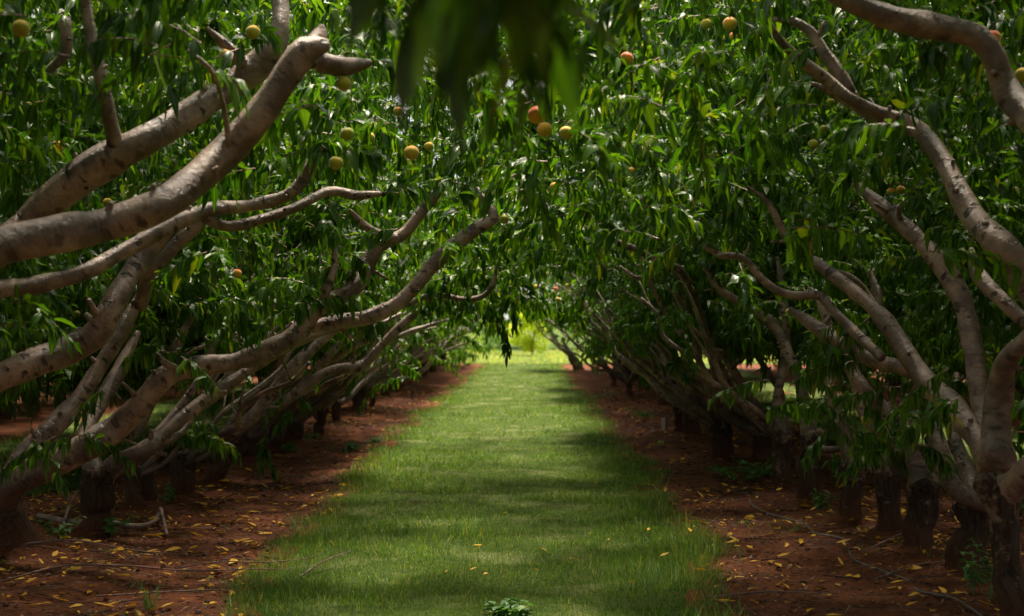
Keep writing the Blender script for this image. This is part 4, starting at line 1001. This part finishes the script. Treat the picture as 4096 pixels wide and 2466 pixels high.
# clods and stones of peach
for _ in range(900):
    x = rnd.uniform(-4.5, 4.5); y = rnd.uniform(7.2, 17)
    if -1.55 < x < 1.0: continue
    s = rnd.uniform(.006, .02); th = np.arange(6)/6*6.28; V = []
    for ph in (.4, 1.2, 2.0): V.append(np.stack([np.cos(th)*math.sin(ph)*s*rnd.uniform(.8, 1.2), np.sin(th)*math.sin(ph)*s, np.full(6, math.cos(ph)*s*.7)], 1))
    V = np.concatenate(V+[[[0, 0, s*.75]]])+np.array([x, y, float(ground_z(x, y))+s*.3])
    q = [[i*6+j, (i+1)*6+j, (i+1)*6+(j+1) % 6, i*6+(j+1) % 6] for i in range(2) for j in range(6)]; tr = [[j, (j+1) % 6, 18] for j in range(6)]
    mb.add(V, [np.array(q), np.array(tr)])
tag(mb.build('leaf_litter', [M_LITTER]), 'brown dead leaves, twigs and clods strewn over the red soil', 'leaf litter', kind='stuff')
mb = MB()
bits(mb, 2600, -5.5, 5.5, 13.5, 34, .05, .10, .38, off_lane_c, .010, .2, 2, .15)
bits(mb, 4200, -5, 5, 7.4, 13.5, .025, .065, .38, off_lane_c, .010, .2, 2, .15)
tag(mb.build('small_fallen_leaves', [M_YLEAF]), 'scattered small and distant yellow fallen leaves on the soil', 'fallen leaves', kind='stuff')
# countable yellow leaves in the foreground
YL = []
for k in range(3):
    mb = MB(); ln = np.array([.095]); 
    leaves(mb, np.array([[-.047, 0, .01]]), unit(np.array([[1, .05, .10-.1*k]])), unit(np.array([[.05, .3*(k-1), 1.0]])), ln, np.array([.028+.004*k]), np.array([-.10+.06*k]), 3, 0, .4, .2)
    YL.append(mb.build('fallen_leaf', [M_YLEAF]))
yused = [False]*3
def fallen(x, y, label, group, sc=1):
    k = rnd.randrange(3)
    if not yused[k]: o = YL[k]; yused[k] = True
    else: o = YL[k].copy(); C.objects.link(o)
    o.location = (x, y, float(ground_z(x, y))+.012+(.03 if -1.4 < x < 1.0 else 0)); o.rotation_euler = (R(rnd.uniform(-10, 10)), R(rnd.uniform(-8, 8)), rnd.uniform(0, 6.28)); s = sc*rnd.uniform(.6, 1.3); o.scale = (s, s, s)
    tag(o, label, 'fallen leaf', group)
cnt = 0
while cnt < 285:
    y = rnd.uniform(7.6, 14); x = rnd.uniform(-3.9, 3.2)
    l = float(edge(y, -1)); r = float(edge(y, 1))
    if abs(x/y) > .34: continue
    if x < l+.1: fallen(x, y, 'curled yellow peach leaf lying on the red soil of the left strip', 'yellow leaves on the left soil strip')
    elif x > r-.1: fallen(x, y, 'curled yellow peach leaf lying on the red soil of the right strip', 'yellow leaves on the right soil strip')
    else: continue
    cnt += 1
for (x, y) in ((1140, 1388), (1168, 1392), (1292, 1390), (1375, 1368), (1310, 1345), (1390, 1372), (1435, 1178), (1520, 1425), (1150, 1335), (1215, 1250), (1075, 1395), (1560, 1290), (1465, 1310), (1600, 1355)):
    p = foot(x, y); fallen(p.x, p.y, 'orange yellow peach leaf fallen on the mown grass of the lane', 'yellow leaves on the grass lane', .6)

M_DRY = simple('dried_peach_skin', (.16, .07, .03), .8, (.28, .13, .05), 60, .4)
dry0 = None
for k in range(22):
    side = rnd.random() < .35; y = rnd.uniform(7.8, 13.5); x = -rnd.uniform(.17, .32)*y if side else rnd.uniform(.15, .3)*y
    if dry0 is None: dry0 = peach_mesh(0, M_DRY); dry0.name = 'dried_peach'; o = dry0
    else: o = dry0.copy(); C.objects.link(o)
    o.location = (x, y, float(ground_z(x, y))+.009); sc_ = rnd.uniform(.36, .62); o.scale = (sc_, sc_, sc_*.85); o.rotation_euler = (rnd.uniform(0, 3), rnd.uniform(0, 3), 0)
    tag(o, 'small shrivelled brown peach lying on the soil of the %s strip' % ('left' if side else 'right'), 'dried peach', 'dried peaches on the %s soil strip' % ('left' if side else 'right'))

# ------------------------------------------------------------------ fallen branches, hose, stake
def ground_stick(name, rows, r0, r1, m, label, cat, lift=0.0, branches=()):
    mb = MB()
    def path(rows, r0, r1):
        out = []
        for i, (x, y, dz) in enumerate(rows):
            p = foot(x, y); u = i/(len(rows)-1)
            out.append((p.x, p.y, float(ground_z(p.x, p.y))+r0*.7+dz, r0+(r1-r0)*u))
        return out
    tube(mb, path(rows, r0, r1), step=.05, sides=8, rough=.1)
    for br in branches: tube(mb, path(br, r0*.5, r1*.6), step=.05, sides=6, rough=.1)
    o = mb.build(name, [m]); tag(o, label, cat); return o
ground_stick('fallen_branch', [(90, 1262, .02), (160, 1282, .04), (250, 1288, .03), (330, 1285, .03), (375, 1272, .03), (385, 1268, .10), (400, 1300, .02)], .022, .012, M_BARK, 'grey crooked fallen branch lying across the soil between the black left trunks', 'fallen branch',
             branches=[[(150, 1285, .03), (165, 1265, .12), (185, 1250, .16)]])
ground_stick('fallen_branch', [(0, 1420, .02), (150, 1400, .03), (300, 1385, .03), (450, 1392, .04), (600, 1388, .05), (700, 1385, .03)], .0075, .003, M_TWIG, 'long dark thin stick lying across the soil at lower left', 'fallen stick')
ground_stick('fallen_branch', [(230, 1455, .02), (400, 1452, .03), (560, 1440, .02), (620, 1450, .02)], .0055, .0025, M_TWIG, 'dark stick nearest to the bottom edge at lower left', 'fallen stick')
ground_stick('fallen_branch', [(420, 1385, .03), (520, 1378, .05), (640, 1370, .06), (740, 1355, .04), (760, 1352, .06)], .0055, .002, M_TWIG, 'thin forked dark stick touching the left edge of the grass', 'fallen stick', branches=[[(520, 1378, .05), (600, 1400, .02), (700, 1398, .02)]])
ground_stick('fallen_branch', [(720, 1400, .03), (780, 1372, .06), (845, 1352, .08)], .006, .0025, M_TWIG, 'bare twig poking out over the grass at lower left', 'fallen stick')
ground_stick('fallen_branch', [(60, 1345, .02), (180, 1330, .03), (330, 1338, .02), (450, 1345, .02)], .007, .003, M_TWIG, 'thin stick on the soil in front of the leftmost black trunk', 'fallen stick')
ground_stick('fallen_branch', [(2080, 1345, .02), (2140, 1330, .05), (2170, 1318, .06), (2205, 1300, .12)], .008, .004, M_TWIG, 'bent twig at the foot of the mottled tan trunk', 'fallen stick')
ground_stick('fallen_branch', [(1700, 1445, .015), (1850, 1432, .02), (2000, 1440, .015)], .006, .003, M_TWIG, 'thin stick on the soil near the right edge of the grass', 'fallen stick')
ground_stick('fallen_branch', [(2100, 1400, .015), (2200, 1378, .03), (2290, 1365, .02)], .006, .003, M_TWIG, 'thin twig in front of the trunks at lower right', 'fallen stick')
M_HOSE = simple('grey_hose', (.10, .085, .08), .6, (.16, .13, .12), 30)
ground_stick('irrigation_hose', [(1775, 1185, 0), (1800, 1200, 0), (1808, 1225, 0), (1850, 1245, 0), (1930, 1270, 0), (1960, 1295, 0), (2030, 1315, 0), (2050, 1350, 0), (2120, 1380, 0), (2180, 1400, 0), (2210, 1430, 0), (2290, 1455, 0), (2360, 1500, 0)], .010, .010, M_HOSE, 'wavy grey irrigation hose running over the red soil at right', 'hose')
M_WHITE = simple('white_paint', (.7, .68, .62), .5, (.6, .57, .5), 30)
p = foot(1596, 1036); mb = MB(); s = .022
V = []
for (z, k) in ((-.05, 1), (.0, 1), (.15, 1), (.17, .55)):
    for (a, b_) in ((-1, -1), (1, -1), (1, 1), (-1, 1)): V.append((a*s*k, b_*s*.6*k, z))
q = [[i*4+j, i*4+(j+1) % 4, i*4+4+(j+1) % 4, i*4+4+j] for i in range(3) for j in range(4)]+[[12, 13, 14, 15]]
mb.add(np.array(V), [np.array(q)]); o = mb.build('marker_stake', [M_WHITE], smooth=False); o.location = (p.x, p.y, float(ground_z(p.x, p.y)))
tag(o, 'short white marker stake standing by the slim trunk on the right row', 'stake')
M_BLUE = simple('dull_blue_plastic', (.06, .07, .14), .5)
mb = MB(); tube(mb, [(0, 0, -.03, .011), (.004, 0, .1, .011), (.002, 0, .2, .011)], sides=10, rough=.01)
o = mb.build('riser_pipe', [M_BLUE]); o.location = (p.x+.055, p.y+.05, float(ground_z(p.x, p.y))); tag(o, 'thin dark blue riser pipe right beside the short white stake', 'pipe')
mb = MB(); P_ = [(*foot(1550+30*math.cos(a)-6, 1048-9*math.sin(a))[:2], float(.02+.07*math.sin(a)), .006) for a in np.linspace(.1, 3.0, 9)]
tube(mb, P_, sides=8, rough=.02); tag(mb.build('hose_loop', [M_HOSE]), 'loose arched loop of thin hose left of the short white stake', 'hose')

# ------------------------------------------------------------------ shrubs and far trees round the clearing
def shrub(x, y, h, w, label, m, n=900, leaf=.16, group='shrubs at the clearing', name='shrub', cat='shrub', trunk=.0):
    e = empty(name, (x, y, 0)); tag(e, label, cat, group)
    st = MB(); lf = MB()
    lob = [(rnd.gauss(0, .42)*w, rnd.gauss(0, .35)*w, trunk+(h-trunk)*rnd.uniform(.15, .85), rnd.uniform(.22, .42)*w) for _ in range(20)]
    for k in range(6):
        a = rnd.uniform(0, 6.28); tube(st, [(0, 0, -.05, (.04 if trunk else .015)+trunk*.03), (math.cos(a)*w*.08, math.sin(a)*w*.08, h*.35, (.03 if trunk else .012)+trunk*.02), (math.cos(a)*w*.35, math.sin(a)*w*.35, h*.6, .006)], sides=7, step=.2)
    for (a, b_, c, r) in lob:
        c = max(c, r*.5); m_ = int(n/20); d = unit(rng.normal(size=(m_, 3))); p_ = d*(r*rng.uniform(.5, 1.08, m_))[:, None]+np.array([a, b_, c]); p_[:, 2] = np.abs(p_[:, 2])*.97
        ax = unit(d+rng.normal(size=(m_, 3))*.5); ln = rng.uniform(.6, 1.3, m_)*leaf
        leaves(lf, p_, ax, unit(d+np.array([0, 0, .6])+rng.normal(size=(m_, 3))*.4), ln, ln*.42, rng.uniform(0, .5, m_), 1, 0, .3)
    st.build('stem', [M_TRUNK], e); lf.build('foliage', [m], e)
M_BUSH2 = leaf_material('deep_green_shrub_leaf', (.05, .14, .015), (.08, .2, .02), (.14, .28, .03), .35, (1.8, 1.7, 1), .5)
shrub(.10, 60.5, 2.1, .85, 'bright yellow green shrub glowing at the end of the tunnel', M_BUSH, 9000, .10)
shrub(-1.6, 62.5, 1.7, 1.1, 'mid green shrub left of the bright yellow green one', M_BUSH2, 2600, .12)
shrub(1.9, 63.5, 2.4, 1.3, 'dark green shrub right of the bright yellow green one', M_BUSH2, 2600, .12)
shrub(-2.4, 49.2, 1.25, .8, 'bushy green shrub at the end of the left soil strip', M_BUSH2, 2600, .10)
shrub(-3.3, 47.5, 1.1, .7, 'low dark shrub left of the bushy one at the end of the left row', M_BUSH2, 1800, .10)
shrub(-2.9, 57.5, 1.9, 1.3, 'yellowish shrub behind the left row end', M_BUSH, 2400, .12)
for (x, y, h, w) in ((-14, 74, 8, 5), (-7.5, 76, 9, 5), (-1.5, 78, 10, 5), (4.5, 76, 9, 5), (11, 75, 8.5, 5), (-21, 72, 9, 5), (18, 73, 9, 5)):
    shrub(x, y, h, w, 'tall green tree closing the view far behind the clearing', M_BUSH2, 9000, .34, 'tall trees behind the clearing', 'tall_tree', 'tree', .4)
for o_ in list(C.objects):
    if o_.get('label') and len(o_['label'].split()) > 16: print('LONG', len(o_['label'].split()), o_['label'])

# ------------------------------------------------------------------ light, sky, camera
world = bpy.data.worlds.new('World'); scene.world = world; world.use_nodes = True
nt = world.node_tree; bg = nt.nodes['Background']; sky = nt.nodes.new('ShaderNodeTexSky'); sky.sky_type = 'NISHITA'; sky.sun_disc = False
SUN_EL, SUN_AZ = R(68), R(14)                       # azimuth measured from +Y (down the lane) toward +X
sky.sun_elevation = SUN_EL; sky.sun_rotation = SUN_AZ
sky.dust_density = 3
tcw = nt.nodes.new('ShaderNodeTexCoord').outputs['Generated']
cl = ramp(nt, noise(nt, scaled(nt, tcw, (1, 1, 2.5)), 2.2, 6, .6), [(.30, .55), (.62, .95)])
nt.links.new(mix(nt, cl, sky.outputs[0], (8.0, 7.9, 7.5)), bg.inputs[0]); bg.inputs[1].default_value = .06
sl = bpy.data.lights.new('sun', 'SUN'); sl.energy = 5.0; sl.angle = R(10); sl.color = (1, .88, .70)
so = bpy.data.objects.new('sun', sl); C.objects.link(so)
v = Vector((math.sin(SUN_AZ)*math.cos(SUN_EL), math.cos(SUN_AZ)*math.cos(SUN_EL), math.sin(SUN_EL)))
so.rotation_euler = v.to_track_quat('Z', 'Y').to_euler(); so.location = (0, 0, 30)

cam = bpy.data.cameras.new('camera'); co = bpy.data.objects.new('camera', cam); C.objects.link(co); scene.camera = co
cam.sensor_width = 36; cam.lens = 36*F/2465; cam.clip_start = .1; cam.clip_end = 2000
co.location = (0, 0, H)
tgt = Vector(((1232.5-PX)/F, 1, (PY-742)/F)); co.rotation_euler = tgt.to_track_quat('-Z', 'Y').to_euler()
cam.dof.use_dof = True; cam.dof.focus_distance = 9.4; cam.dof.aperture_fstop = 3.0
scene.view_settings.view_transform = 'Standard'; scene.view_settings.look = 'None'
scene.view_settings.exposure = 1.3; scene.view_settings.gamma = 1
scene.render.engine = 'CYCLES'
